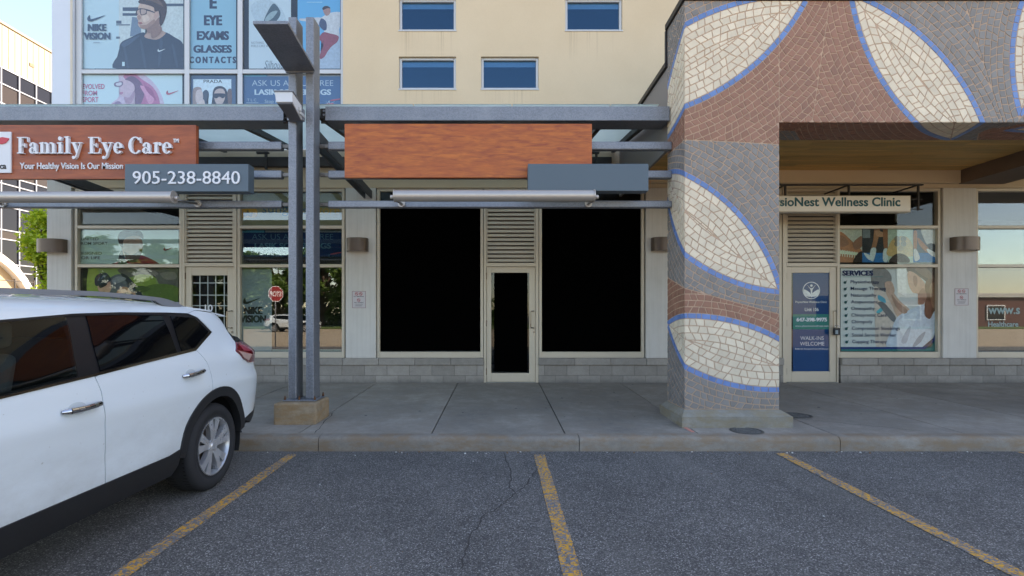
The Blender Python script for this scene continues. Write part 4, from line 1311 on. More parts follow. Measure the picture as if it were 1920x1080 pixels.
p.art('face', (206, 168, 150), [(262, 6), (258, 22), (256, 32), (259, 40), (258, 46), (264, 52), (276, 50), (290, 40), (298, 30), (300, 14), (286, 4)])
p.art('jaw_shadow', (150, 112, 98), [(276, 52), (290, 40), (298, 32), (300, 42), (290, 56), (278, 62)])
p.art('hair', (74, 52, 44), [(259, 2), (270, -6), (296, -6), (310, 4), (312, 22), (306, 42), (300, 48), (298, 34), (301, 24), (294, 20), (290, 26), (288, 14), (272, 8), (262, 6)])
p.art('ear', (200, 156, 140), [(290, 22), (296, 22), (297, 30), (291, 36), (288, 30)])
p.art('glasses', (66, 58, 60), [(255, 20), (262, 15), (276, 17), (289, 22), (289, 24), (276, 20), (274, 26), (264, 28), (262, 22), (258, 27), (254, 26)], True)
p.art('lens', (196, 160, 146), [(256.5, 21), (261, 17.5), (261, 24), (257.5, 26)]); p.art('lens', (190, 156, 144), [(264, 17.5), (273, 18.5), (272.5, 24.5), (265, 26.5)])
p.art('nose_shade', (176, 134, 118), [(257, 31), (261, 28), (264, 33), (260, 37)]); p.art('lips', (170, 104, 98), [(258, 42), (264, 41), (267, 43.5), (262, 45.5)]); p.art('cheek_light', (224, 190, 172), [(266, 30), (276, 28), (280, 36), (270, 42)])
p.art('hair_light', (112, 82, 64), [(266, -2), (284, -5), (298, 0), (306, 12), (298, 8), (284, 2)]); p.art('beard_shade', (168, 128, 112), [(262, 47), (274, 46), (288, 36), (290, 42), (276, 53), (265, 53)])
for q in ((230, 84, 238, 126), (262, 76, 270, 124), (300, 74, 296, 120), (322, 84, 330, 124)): p.art('fold', (56, 70, 88), [(q[0], q[1]), (q[0] + 5, q[1] + 6), (q[2] + 4, q[3]), (q[2], q[3])])
p.art('shoulder_light', (66, 82, 102), [(228, 82), (246, 72), (262, 66), (252, 76), (234, 88)]); p.art('neck_shade', (150, 112, 98), [(284, 56), (300, 48), (303, 58), (292, 70), (284, 70)])
p.swoosh(163.5, 198, 28, 40, (44, 66, 88)); p.txt('NIKE', 165, 199, 45, 58, (44, 66, 88), .028, heavy=0.7); p.txt('VISION', 157.5, 206.5, 61, 74, (44, 66, 88), .028, heavy=0.6)
p.swoosh(295.5, 310, 91.5, 97, (224, 228, 230)); p.rect('cuff', PALE, 229, 234, 116, 124); p.rect('fine_print', (150, 164, 174), 175, 187, 79, 80.2)
# -- upper left, below: woman with red hair
p = Poster('window_poster', 'pale poster reading EVOLVED FROM SPORT with a woman and pink hair', 149, 341, 137, 222, (206, 224, 228), YU)
p.art('hair_haze', (214, 186, 204), [(225, 138), (262, 136), (290, 158), (306, 190), (302, 222), (200, 222), (206, 196), (222, 180), (222, 150)])
p.art('hair', (196, 110, 148), [(230, 142), (250, 138), (268, 150), (285, 162), (296, 180), (298, 200), (282, 205), (262, 200), (250, 188), (244, 160)])
p.art('dark_hair', (122, 84, 112), [(232, 150), (246, 142), (262, 152), (270, 172), (262, 196), (250, 190), (252, 166), (244, 156), (236, 156)])
p.art('hair_strand', (226, 150, 180), [(262, 160), (276, 166), (288, 184), (280, 196), (270, 176)]); p.art('hair_strand', (172, 88, 128), [(270, 160), (284, 168), (292, 188), (286, 182), (276, 172)])
p.art('face', (214, 178, 190), [(226, 150), (238, 150), (250, 158), (251, 170), (240, 184), (228, 180), (223, 172), (225, 162)])
p.art('neck', (206, 172, 186), [(238, 178), (252, 172), (252, 200), (258, 224), (226, 224), (232, 196)])
p.art('curls', (150, 116, 146), [(204, 200), (218, 190), (226, 192), (230, 204), (226, 222), (202, 222)])
p.art('jaw_shade', (182, 140, 160), [(232, 182), (242, 182), (250, 170), (252, 178), (246, 192), (236, 194)]); p.art('lips', (190, 120, 146), [(224, 173), (230, 172), (229, 176), (225, 177)])
p.art('glasses', (130, 108, 130), [(213, 158), (216, 154), (228, 152), (230, 157), (226, 162), (216, 162)]); p.art('lens', (216, 206, 214), [(217, 156), (226, 154), (228, 157), (225, 160), (218, 160)])
p.txt('EVOLVED', 153.7, 195.5, 157, 166.5, (202, 96, 128), .02); p.txt('FROM', 153.7, 181.5, 169.5, 178.8, (202, 96, 128), .02); p.txt('SPORT', 153.7, 184, 181.5, 191.2, (202, 96, 128), .02)
p.swoosh(311, 335, 169, 177.5, (200, 92, 112))
# -- eye exam list
p = Poster('window_poster', 'light blue poster listing EYE EXAMS GLASSES CONTACTS in navy', 353, 442, -60, 128, (142, 186, 204), YU)
N_ = (26, 44, 72)
p.txt('E', 393, 405, -8, 15.5, N_, .028, heavy=1.0); p.txt('EYE', 382.5, 415, 28, 46.8, N_, .028, heavy=0.9); p.txt('EXAMS', 369, 428, 57.5, 74.5, N_, .028, heavy=0.8); p.txt('GLASSES', 362.5, 433.5, 84, 98.5, N_, .028, heavy=0.7); p.txt('C O N T A C T S', 354.5, 441.5, 105.5, 118, N_, .028, heavy=0.6)
# -- two women in sunglasses
p = Poster('window_poster', 'small poster headed PRADA with women in sunglasses on dark blue', 353, 441, 138, 222, (70, 98, 128), YU)
p.rect('photo', (214, 226, 234), 361.5, 433, 148, 200)
p.txt('PRADA', 381, 416, 149, 155, (40, 46, 60), .01)
p.art('far_hair', (58, 70, 88), [(380, 172), (386, 168), (391, 174), (390, 186), (386, 190), (391, 200), (378, 200), (379, 184)])
p.art('hair', (168, 140, 134), [(361, 170), (366, 163), (376, 164), (378, 175), (372, 188), (364, 200), (361, 200)])
p.art('face', (216, 190, 186), [(369, 169), (377, 168), (380, 178), (379, 188), (372, 194), (367, 190), (366, 178)])
p.art('hand', (220, 194, 188), [(374, 190), (381, 186), (384, 196), (382, 202), (372, 202)])
p.art('hair', (44, 44, 56), [(398, 176), (402, 164), (414, 161), (424, 168), (428, 186), (430, 202), (396, 202), (399, 188)])
p.art('face', (206, 176, 168), [(402, 172), (408, 166), (418, 167), (422, 178), (418, 192), (410, 198), (404, 192), (401, 182)])
p.art('sunglasses', (34, 40, 56), [(399, 176), (408, 174.5), (421, 175.5), (422, 180), (417, 184), (411, 181), (405, 184), (399, 181)])
p.art('side_hair', (118, 92, 88), [(426, 172), (430, 166), (434, 170), (434, 196), (428, 196)])
p.rect('shade_foot', (58, 74, 100), 361.5, 433, 196, 199.5)
# -- silhouette poster and leaping man
p = Poster('window_poster', 'tall pale poster with a dark eyeglass shape and script lettering behind the lamp plate', 466, 545, -60, 128, (202, 212, 218), YU)
p.art('cloth_fold', (186, 198, 206), [(470, 10), (500, -2), (530, 20), (540, 70), (510, 60), (480, 40)])
p.art('object', (72, 90, 98), [(494, 40), (500, 24), (512, 6), (524, 18), (524, 30), (512, 44), (498, 46)]); p.art('object_light', (150, 168, 172), [(497, 34), (508, 22), (520, 20), (510, 34), (498, 40)])
p.txt('NOTHING', 470.5, 494, 77.5, 81.8, (120, 132, 142)); p.txt('FEELS LIKE A', 470.5, 502, 83.5, 87.8, (120, 132, 142))
p.txt('Silhouette', 495, 545, 113, 128, (84, 98, 112), -.008, .35)
p = Poster('window_poster', 'sky blue poster of a leaping man in pale jacket and red trousers', 557.5, 637.5, -60, 128, (92, 172, 216), YU)
p.art('grey_slope', (176, 188, 204), [(557.5, 128), (590, 104), (610, 86), (628, 72), (645, 62), (645, 140), (557, 140)])
p.art('jacket', (212, 206, 208), [(590, 34), (602, 32), (612, 26), (626, 22), (640, 24), (640, 44), (636, 52), (634, 66), (614, 66), (608, 60), (604, 46)])
p.art('arm', (206, 198, 200), [(562, 34), (572, 34), (598, 32), (606, 38), (596, 46), (580, 40), (563, 38)])
p.art('vest', (70, 78, 104), [(602, 34), (611, 40), (612, 54), (606, 56), (598, 46)])
p.art('trousers', (156, 74, 86), [(606, 60), (618, 62), (634, 67), (632, 78), (622, 86), (614, 96), (608, 106), (600, 110), (600, 100), (606, 84), (602, 78), (598, 70)])
p.art('head', (176, 132, 122), [(605, 14), (613, 12), (619, 17), (618, 25), (612, 29), (607, 24)]); p.art('hair', (62, 48, 50), [(604, 15), (608, 11), (615, 11), (619, 15), (613, 15), (606, 18)])
p.rect('fine_print', (160, 206, 230), 575, 604, 3, 4.2)
# -- LASIK banners
def lasik(y, px0, px1, py0, py1, bg, fg, dy, label, small):
    p = Poster('window_poster', label, px0, px1, py0, py1, bg, y, group=None)
    p.rect('teal_stripe', (72, 150, 180), px0, px0 + 46, py0, py0 + 4); p.rect('grey_stripe', (146, 150, 158), px0 + 48, px1, py0, py0 + 3.5)
    p.txt('ASK US ABOUT FREE', 472, 624.5, 150 + dy, 160.5 + dy, fg, -.012)
    p.txt('LASIK SCREENINGS', 477, 620, 167 + dy, 177.5 + dy, fg, .022, heavy=0.35)
    p.txt('T L C', 463, 480, 184.5 + dy, 189.5 + dy, small); p.txt('Stop in today', 496, 546, 186.5 + dy, 194.5 + dy, small, 0); 
    p.rect('fine_print', small, 461, 484, 192 + dy, 193 + dy); p.rect('fine_print', small, 463, 482, 195 + dy, 196 + dy)
    p.art('signature', small, [(611, 188 + dy), (613, 193 + dy), (617, 188 + dy), (619, 193 + dy), (628, 189 + dy), (619, 194.5 + dy), (616, 191 + dy), (613, 195 + dy)]); p.art('red_dash', (196, 80, 100), [(620, 187 + dy), (639, 184 + dy), (638, 186 + dy), (622, 189 + dy)]); p.art('red_dash', (196, 80, 100), [(607, 195 + dy), (624, 193 + dy), (623, 195 + dy), (608, 197 + dy)])
lasik(YU, 453, 637.5, 139, 222, (52, 96, 138), (196, 208, 218), 0, 'blue banner about LASIK screenings on the upper floor, above the canopy beam', (176, 192, 206))
lasik(YL, 449, 640, 432, 481, (18, 52, 104), (92, 140, 168), 288.5, 'navy banner about LASIK screenings low down, behind the twin posts', (70, 120, 150))
# -- lower left windows
p = Poster('window_poster', 'frosted poster reading UNITED FROM SPORT with a man in red, above the cyclist', 143, 334, 432, 494.5, (198, 212, 208), YL)
p.art('jacket', (150, 40, 58), [(210, 496), (224, 488), (240, 480), (262, 478), (284, 486), (300, 496), (300, 500), (210, 500)])
p.art('collar', (44, 48, 54), [(222, 480), (228, 470), (236, 490), (240, 498), (222, 498)])
p.art('face', (170, 128, 110), [(226, 452), (234, 440), (256, 438), (266, 452), (266, 470), (256, 486), (240, 486), (230, 474)])
p.art('beard', (96, 72, 60), [(232, 472), (246, 478), (264, 468), (262, 482), (252, 492), (238, 488)])
p.art('hair', (70, 50, 42), [(220, 446), (226, 434), (246, 430), (264, 434), (268, 448), (258, 442), (240, 444), (230, 452), (230, 464), (224, 460)])
for i, (s_, a, b, yy) in enumerate((('UNITED', 151, 184, 445), ('FROM SPORT', 147, 201, 453.5), ('DESIGNED', 147, 190, 472), ('FOR LIFE', 147, 187, 480.5))): p.txt(s_, a, b, yy, yy + 5.5, (96, 88, 84), .01)
p.swoosh(306, 324, 463.5, 470, (176, 56, 64))
p = Poster('window_poster', 'green photo poster of a cyclist in a helmet behind the car roof', 138.5, 333.5, 503, 659, (126, 146, 84), YL)
p.rect('dark_edge', (46, 46, 38), 138.5, 164, 503, 659)
p.art('rocks', (92, 90, 84), [(224, 503), (334, 503), (334, 540), (300, 534), (290, 520), (262, 514), (240, 520)])
p.art('rock_light', (128, 122, 114), [(262, 508), (284, 506), (296, 514), (280, 516)]); p.art('rock_light', (120, 114, 106), [(300, 512), (326, 510), (330, 522), (310, 524)])
p.art('shrub', (122, 144, 62), [(246, 524), (262, 516), (284, 516), (292, 530), (286, 548), (262, 548), (250, 538)]); p.art('shrub', (84, 106, 48), [(268, 540), (300, 532), (334, 540), (334, 570), (262, 566)])
p.art('grass', (140, 156, 70), [(164, 510), (184, 508), (180, 560), (164, 570)])
p.art('jersey', (92, 96, 100), [(202, 526), (214, 516), (228, 514), (240, 520), (254, 536), (262, 552), (252, 560), (230, 556), (210, 560), (200, 548)])
p.art('side_panel', (44, 48, 54), [(226, 514), (236, 516), (252, 532), (268, 556), (262, 558), (246, 540)])
p.art('forearm', (178, 132, 108), [(218, 548), (228, 538), (240, 540), (254, 552), (246, 560), (226, 556)])
p.art('face', (190, 146, 124), [(182, 534), (190, 528), (204, 526), (208, 540), (202, 550), (190, 550), (184, 544)]); p.art('sunglasses', (38, 36, 40), [(185, 534), (198, 529), (200, 534), (188, 540)])
p.art('shoulder_light', (128, 132, 136), [(210, 524), (222, 518), (236, 522), (228, 528), (214, 532)]); p.art('sleeve_shade', (66, 70, 76), [(236, 530), (246, 536), (254, 548), (244, 546)]); p.art('leaf_light', (160, 178, 92), [(256, 524), (270, 519), (282, 522), (272, 528)]); p.art('leaf_dark', (66, 84, 40), [(252, 538), (268, 536), (282, 542), (264, 548)])
p.art('helmet', (42, 52, 60), [(177, 530), (178, 520), (186, 513), (198, 511), (206, 520), (206, 527), (190, 534), (180, 536)])
for k in range(3): p.art('helmet_vent', (92, 108, 116), [(182 + 6 * k, 526 - 3 * k), (186 + 6 * k, 519 - 2 * k), (188 + 6 * k, 519 - 2 * k), (185 + 6 * k, 526 - 3 * k)], False)
p.art('handlebar', (60, 58, 58), [(224, 552), (240, 548), (256, 556), (272, 560), (270, 566), (222, 562)])
# -- shop logo in the transom
p = Poster('window_graphic', 'pale transom film with an orange star badge and blue shop lettering', 449, 640, 362, 421.5, (150, 142, 112), YL, 'window sign', 'film')
p.art('badge', (214, 150, 38), [(450, 392), (478, 390), (481, 405), (468, 408), (450, 406)]); p.art('star', (116, 92, 60), [(464, 393), (467, 398), (474, 398), (469, 402), (471, 407), (464, 404), (457, 407), (459, 401), (455, 398), (461, 398)], False)
p.txt('sung', 491, 540, 387, 405, (38, 92, 120), 0); p.txt('lass', 542, 575, 386, 401, (38, 92, 120), 0); p.txt('store', 590, 636, 388, 402, (196, 148, 48), 0)
# -- frosted film with NIKE VISION
FROST = glass_mat('frosted_film', (.72, .80, .80), 0.0)
def frost_mat():
    m = bpy.data.materials.new('pale_frosting'); t = NT(m)
    d = t.add('ShaderNodeBsdfDiffuse', inp={'Color': (*s2l((188, 204, 206)), 1)}).outputs[0]
    tr = t.add('ShaderNodeBsdfTransparent').outputs[0]
    t.link(t.add('ShaderNodeMixShader', inp={0: .55, 1: d, 2: tr}).outputs[0], t.out.inputs[0]); return m
p = Poster('window_graphic', 'frosted film reading NIKE VISION on the window beside the eye clinic door', 449, 509, 505, 659, frost_mat(), YL, 'window sign', 'film')
p.swoosh(455, 488, 558, 570, (40, 52, 40)); p.txt('NIKE', 457, 491, 575, 589, (38, 44, 42), .028, heavy=0.7); p.txt('VISION', 449.5, 498, 591, 605, (38, 44, 42), .028, heavy=0.6)
p = Poster('window_graphic', 'narrow strip of small print along the foot of the window behind the posts', 510, 640, 655, 659, (150, 160, 150), YL, 'window sign', 'film')
p.txt('on premise', 580, 626, 655.6, 658.6, (118, 122, 112), .0)
# -- eye clinic door: number and closed sign
p = Poster('door_sign', 'small blue CLOSED sign on the eye clinic door', 386, 402, 587, 598, (60, 140, 166), YF + .05, 'sign', 'plate')
p.txt('CLOSED', 387.5, 400.5, 591, 595.5, (224, 232, 234), .01); p.rect('fine_print', (150, 196, 210), 388, 400, 588.6, 589.6)
t = thing('door_number', 'white number 10 on the eye clinic door glass', 'number', (fx(395), YF + .062, fz(585)))
text('10', fx(380), fx(395), fz(584), fz(571), YF + .0645, SIGW, t, name='digits', depth=.001, bold=.02)

# -- physio clinic door
ND = (12, 70, 122)
p = Poster('door_poster', 'navy door film of the wellness clinic with leaf emblem and phone number', 1487.5, 1558.5, 511.5, 696.5, ND, YF + .058, 'poster')
p.rect('green_band', (42, 132, 124), 1487.5, 1558.5, 589, 617.5)
def circ(cx_, cy_, r, n=40): return [(cx_ + r * math.cos(2 * math.pi * k / n), cy_ + r * math.sin(2 * math.pi * k / n)) for k in range(n)]
WH = (222, 228, 232)
p.art('emblem_ring', WH, circ(1522, 544.5, 16.2), False); p.art('emblem_ground', ND, circ(1522, 544.5, 14.8), False)
p.art('leaf', WH, [(1521, 556), (1510, 554), (1508, 543), (1514, 545), (1520, 550)]); p.art('leaf', WH, [(1523, 556), (1534, 554), (1536, 543), (1530, 545), (1524, 550)])
p.art('figure', WH, [(1514, 534), (1522, 541), (1530, 534), (1524, 544), (1524, 556), (1521, 556), (1520.5, 544)]); p.art('figure_head', WH, circ(1522, 535.5, 2.4, 16), False)
p.txt('PhysioNest Wellness Clinic', 1492, 1551, 564.2, 569.2, WH, .006); p.txt('Unit 106', 1509.5, 1535.5, 577, 583.5, WH, .015); p.txt('647-398-9975', 1494, 1551, 595.5, 603, WH, .03, heavy=0.3)
p.txt('www.physionestwellness.com', 1491.5, 1554, 609.5, 613.5, WH, .008); p.txt('WALK-INS', 1501, 1545, 630.5, 637.5, WH, 0); p.txt('WELCOME', 1500.5, 1546, 641, 648, WH, 0); p.txt('Referrals Accepted from All Doctors', 1491.5, 1555, 652.7, 656.2, WH, .008)
# -- services poster
p = Poster('window_poster', 'large SERVICES poster with a therapist treating a patient', 1577, 1764, 499.5, 658.5, (222, 224, 222), YL)
p.art('patient_hair', (150, 146, 144), [(1634, 510), (1642, 502), (1656, 501), (1668, 510), (1673, 522), (1668, 540), (1662, 548), (1650, 542), (1636, 534)])
p.art('patient_skin', (226, 208, 196), [(1640, 540), (1656, 546), (1666, 552), (1676, 570), (1682, 600), (1676, 640), (1666, 652), (1644, 652), (1642, 600)])
p.art('forearm', (218, 184, 164), [(1668, 530), (1676, 548), (1690, 566), (1706, 580), (1700, 590), (1684, 594), (1672, 570), (1662, 548)])
p.art('tape', (88, 176, 200), [(1648, 553), (1660, 560), (1661, 568), (1648, 562)]); p.art('tape', (88, 186, 200), [(1644, 584), (1660, 572), (1662, 576), (1650, 587)])
p.art('strap', (126, 124, 126), [(1646, 568), (1656, 566), (1668, 578), (1680, 594), (1677, 604), (1664, 592), (1650, 574)])
p.art('therapist_hair', (86, 68, 62), [(1704, 500), (1764, 500), (1764, 560), (1740, 530), (1722, 518), (1708, 516)])
p.art('therapist_face', (214, 166, 144), [(1703, 510), (1716, 512), (1734, 530), (1738, 550), (1732, 568), (1722, 570), (1722, 552), (1712, 548), (1704, 532)]); p.art('ear', (172, 120, 104), [(1713, 518), (1719, 518), (1721, 528), (1718, 538), (1714, 532)])
p.art('ponytail', (120, 82, 64), [(1736, 530), (1752, 520), (1763, 540), (1763, 594), (1754, 582), (1744, 598), (1732, 590), (1736, 560)])
p.art('shirt', (216, 224, 236), [(1665, 652), (1672, 620), (1682, 596), (1700, 584), (1722, 574), (1734, 572), (1734, 590), (1744, 598), (1754, 584), (1763, 596), (1763, 606), (1740, 644), (1728, 651)]); p.art('shirt_fold', (160, 166, 180), [(1712, 648), (1724, 630), (1736, 622), (1728, 640), (1716, 650)])
p.art('arm_shade', (186, 148, 130), [(1672, 552), (1684, 566), (1702, 582), (1694, 588), (1680, 574)]); p.art('hand', (214, 178, 160), [(1660, 530), (1672, 528), (1678, 546), (1670, 552), (1662, 544)]); p.art('neck_shade', (170, 122, 104), [(1722, 552), (1732, 540), (1738, 556), (1732, 570), (1724, 568)])
p.art('hair_light', (126, 96, 82), [(1716, 504), (1736, 502), (1752, 520), (1740, 522), (1724, 512)]); p.art('ponytail_light', (156, 112, 86), [(1744, 536), (1754, 530), (1758, 560), (1752, 578), (1746, 566)]); p.art('shirt_light', (232, 238, 246), [(1686, 602), (1704, 590), (1720, 584), (1712, 610), (1694, 630)]); p.art('shirt_fold', (180, 188, 204), [(1690, 640), (1702, 616), (1708, 614), (1700, 642)]); p.art('wall_light', (236, 238, 238), [(1680, 504), (1700, 504), (1700, 556), (1684, 548)], False)
p.art('navy_sweep', (26, 62, 122), [(1577, 650.5), (1730, 650.5), (1742, 646), (1750, 634), (1764, 600), (1764, 659), (1577, 659)], False); p.art('green_sweep', (36, 124, 120), [(1577, 655), (1734, 655), (1746, 650), (1754, 638), (1764, 612), (1764, 659), (1577, 659)], False)
SN = (20, 44, 88)
p.txt('SERVICES', 1580, 1637, 507, 517, SN, .03, heavy=0.4); p.rect('underline', (60, 140, 140), 1581, 1656, 518.6, 519.4)
rows = ['Physiotherapy', 'Massage Therapy', 'Naturopathy', 'Acupuncture', 'Osteopathy', 'Chiropractic Care', 'Chiropody', 'Compression Stockings', 'Social Service Worker', 'Cupping Therapy']
wid = [54, 66.5, 48, 50, 44, 66, 39, 90, 83, 65]
for k, s_ in enumerate(rows):
    y_ = 525.3 + 12.42 * k; x_ = 1595 + .26 * k
    desc = any(c in s_ for c in 'pygj')
    p.txt(s_, x_, x_ + wid[k], y_, y_ + (8.2 if desc else 6.4), SN, .004)
    cx_, cy_ = 1584.6 + .25 * k, y_ + 4.3
    p.art('tick_disc', (24, 84, 88), circ(cx_, cy_, 2.7, 14), False, v=0); p.art('tick', (24, 84, 88), [(cx_ - .5, cy_ + .5), (cx_ + 3.2, cy_ - 4), (cx_ + 3.8, cy_ - 3.2), (cx_ + 1, cy_ + 1.2)], False, v=0)
# -- strip of four treatment photos
p = Poster('window_poster', 'strip of four treatment photographs above the services poster', 1572.6, 1760.5, 428, 492, (196, 190, 178), YL)
a = 1572.6
p.rect('photo_back', (223, 216, 202), a, 1617, 428, 492)
p.art('back_skin', (212, 137, 100), [(a, 438), (1586, 440), (1600, 456), (1617, 470), (1617, 492), (a, 492)]); p.art('hand', (182, 123, 98), [(a, 442), (1584, 444), (1592, 456), (1584, 462), (a, 460)]); p.art('hand', (172, 119, 98), [(1600, 456), (1612, 444), (1617, 444), (1617, 462), (1604, 468)])
p.art('spine', (245, 244, 219), [(a, 469), (1590, 471), (1614, 475), (1614, 479), (1590, 477), (a, 475)])
for k in range(9): p.rect('rib', (245, 244, 219), 1575 + 4.5 * k, 1576.6 + 4.5 * k, 467.5 + .7 * k, 480 + .6 * k)
p.art('hair', (59, 47, 45), [(1600, 492), (1608, 476), (1617, 472), (1617, 492)])
p.rect('photo_gym', (61, 61, 66), 1617, 1665, 428, 492); p.rect('mat_blue', (40, 128, 193), 1617, 1665, 474, 492); p.rect('gym_light', (147, 151, 158), 1618, 1632, 428, 446)
p.art('shin', (200, 137, 105), [(1640, 428), (1650, 430), (1646, 452), (1641, 468), (1634, 468), (1638, 448)]); p.art('sock', (245, 245, 245), [(1634, 466), (1643, 466), (1641, 480), (1637, 490), (1631, 484)]); p.art('foot', (245, 245, 245), [(1620, 474), (1634, 480), (1638, 488), (1628, 486)])
p.art('gripping_hand', (226, 165, 133), [(1642, 432), (1656, 436), (1655, 444), (1644, 442)]); p.art('shin', (182, 119, 89), [(1656, 428), (1664, 428), (1664, 470), (1658, 470)]); p.art('sock', (239, 242, 245), [(1657, 468), (1665, 468), (1664, 490), (1656, 488)])
p.rect('photo_cupping', (212, 223, 207), 1665, 1712, 428, 492); p.art('torso', (242, 195, 137), [(1666, 462), (1678, 446), (1700, 444), (1712, 462), (1712, 480), (1666, 480)])
for cx_, cy_ in ((1682, 448), (1694, 448), (1682, 457), (1694, 457), (1688, 466)): p.art('cup', (170, 147, 128), circ(cx_, cy_, 5.4, 16), False); p.art('cup_light', (176, 158, 140), [(cx_ - 3, cy_ - 1), (cx_ - 1, cy_ - 3.6), (cx_ + .6, cy_ - 3.4), (cx_ - 1.6, cy_ - .6)])
p.art('hair', (79, 68, 63), [(1668, 492), (1674, 480), (1686, 475), (1700, 480), (1704, 492)])
p.rect('photo_foot', (110, 121, 133), 1712, 1760.5, 428, 492); p.rect('mat_blue', (49, 133, 198), 1712, 1760.5, 474, 492)
p.art('coat', (228, 228, 226), [(1728, 428), (1758, 428), (1758, 458), (1742, 462), (1732, 448)]); p.art('trousers', (75, 77, 86), [(1734, 462), (1746, 456), (1758, 464), (1752, 476), (1738, 472)])
p.art('leg', (212, 151, 119), [(1720, 446), (1728, 452), (1742, 468), (1738, 474), (1724, 460)]); p.art('shin', (216, 154, 121), [(1712.5, 436), (1719, 436), (1718, 468), (1713, 468)]); p.art('sock', (245, 245, 245), [(1738, 466), (1756, 476), (1752, 482), (1740, 474)]); p.art('sock', (245, 245, 245), [(1713, 468), (1718, 468), (1724, 484), (1716, 490), (1713, 480)])
# -- lettering on the rightmost window
t = thing('window_lettering', 'pale lettering www.s and Healthcare on the rightmost window', 'window sign', (fx(1890), YF + .09, fz(620)))
PLT = mat('etched_letter', (150, 178, 176), .6, 0, .03)
text('www.s', fx(1862), fx(1922), fz(589), fz(577), YF + .0895, PLT, t, depth=.001, bold=.02)
text('Healthcare', fx(1862), fx(1919), fz(613), fz(603), YF + .0895, PLT, t, depth=.001, bold=.02)
# padlock hung on the clinic door handle
t = thing('lock_box', 'black key lock box hanging from the clinic door handle', 'lock box', (fx(1567), YF, fz(626)))
g = MB(); g.box(fx(1559.5), fx(1571), YF - .075, YF - .035, fz(628), fz(615), .008, 2); g.build('body', mat('lock_black', (34, 36, 40), .5), t)
g = MB(); g.box(fx(1561), fx(1566), YF - .079, YF - .0755, fz(626), fz(619), .001); g.build('keypad', mat('lock_grey', (140, 158, 166), .5), t)
g = MB(); g.tube([(fx(1562), YF - .055, fz(616)), (fx(1562), YF - .055, fz(610)), (fx(1568), YF - .055, fz(610)), (fx(1568), YF - .055, fz(616))], .005, 8); g.build('shackle', CHRM, t)
# ================================================================ parked white SUV (tail towards the kerb)
XC = -3.235                                   # centre line of the car
def lerp_tab(tab, x):
    if x <= tab[0][0]: return tab[0][1]
    for (a, b), (c, d) in zip(tab, tab[1:]):
        if x <= c:
            t = (x - a) / (c - a); t2 = t * t * (3 - 2 * t) * .35 + t * .65
            return b + (d - b) * t2
    return tab[-1][1]
HW = [(.20, .80), (.30, .855), (.42, .895), (.55, .908), (.70, .916), (.82, .922), (.92, .918), (1.02, .903), (1.10, .880), (1.16, .850), (1.25, .805), (1.35, .752), (1.44, .697), (1.49, .655), (1.53, .60), (1.56, .52)]
YEND = [(.2, 4.98), (.33, 5.06), (.45, 5.22), (.6, 5.28), (.78, 5.27), (.95, 5.20), (1.1, 5.16), (1.2, 5.06), (1.3, 4.97), (1.45, 4.86), (1.56, 4.80)]
def smooth_tab(tab, x):                        # averaged twice for a soft surface
    e = .035
    return (lerp_tab(tab, x - e) + 2 * lerp_tab(tab, x) + lerp_tab(tab, x + e)) / 4
def hw(y, z):
    b = smooth_tab(HW, z)
    ye = smooth_tab(YEND, z)
    if y > 3.9:
        t = min(1.0, (y - 3.9) / (ye - 3.9)); b -= .03 * t * t + .36 * t ** 9
    if y < 1.9:
        t = min(1.0, (1.9 - y) / 1.35); b -= .03 * t * t + .30 * t ** 5
    if y > 4.3:                                 # haunch around the tail lamp
        k = min(1.0, (y - 4.3) / .5); b += .045 * k * k * (3 - 2 * k) * math.exp(-((z - 1.10) / .085) ** 2)
    # soft crease above the sill and along the shoulder
    b += .010 * math.exp(-((z - .86) / .05) ** 2) - .012 * math.exp(-((z - .60) / .12) ** 2)
    return max(b, .05)
def roofz(y): return lerp_tab([(.9, 1.20), (1.9, 1.485), (2.5, 1.535), (3.3, 1.548), (3.9, 1.535), (4.4, 1.50), (4.9, 1.462)], y)
def solve(px, py):
    """side surface point seen at a picture position -> (y, z)"""
    lo, hi = 1.0, 5.6
    for _ in range(50):
        y = (lo + hi) / 2; z = HC - (py - CY) * y / F
        X = XC + hw(min(y, 5.0), z)
        if CX + F * X / y < px: lo = y
        else: hi = y
    y = (lo + hi) / 2
    return (y, HC - (py - CY) * y / F)
Cp = lambda *pts: [solve(*p) for p in pts]
def clip_cell(poly, y0, y1, z0, z1):
    for ax, val, sg in ((0, y0, 1), (0, y1, -1), (1, z0, 1), (1, z1, -1)):
        out = []; n = len(poly)
        for i in range(n):
            p, q = poly[i], poly[(i + 1) % n]; a, b = (p[ax] - val) * sg, (q[ax] - val) * sg
            if a >= 0: out.append(p)
            if (a >= 0) != (b >= 0):
                t = a / (a - b); out.append((p[0] + (q[0] - p[0]) * t, p[1] + (q[1] - p[1]) * t))
        poly = out
        if len(poly) < 3: return []
    return poly
CAR = thing('parked_suv', 'white SUV with roof rails parked tail to the kerb beside the posts', 'car', (XC, 3.0, 0))
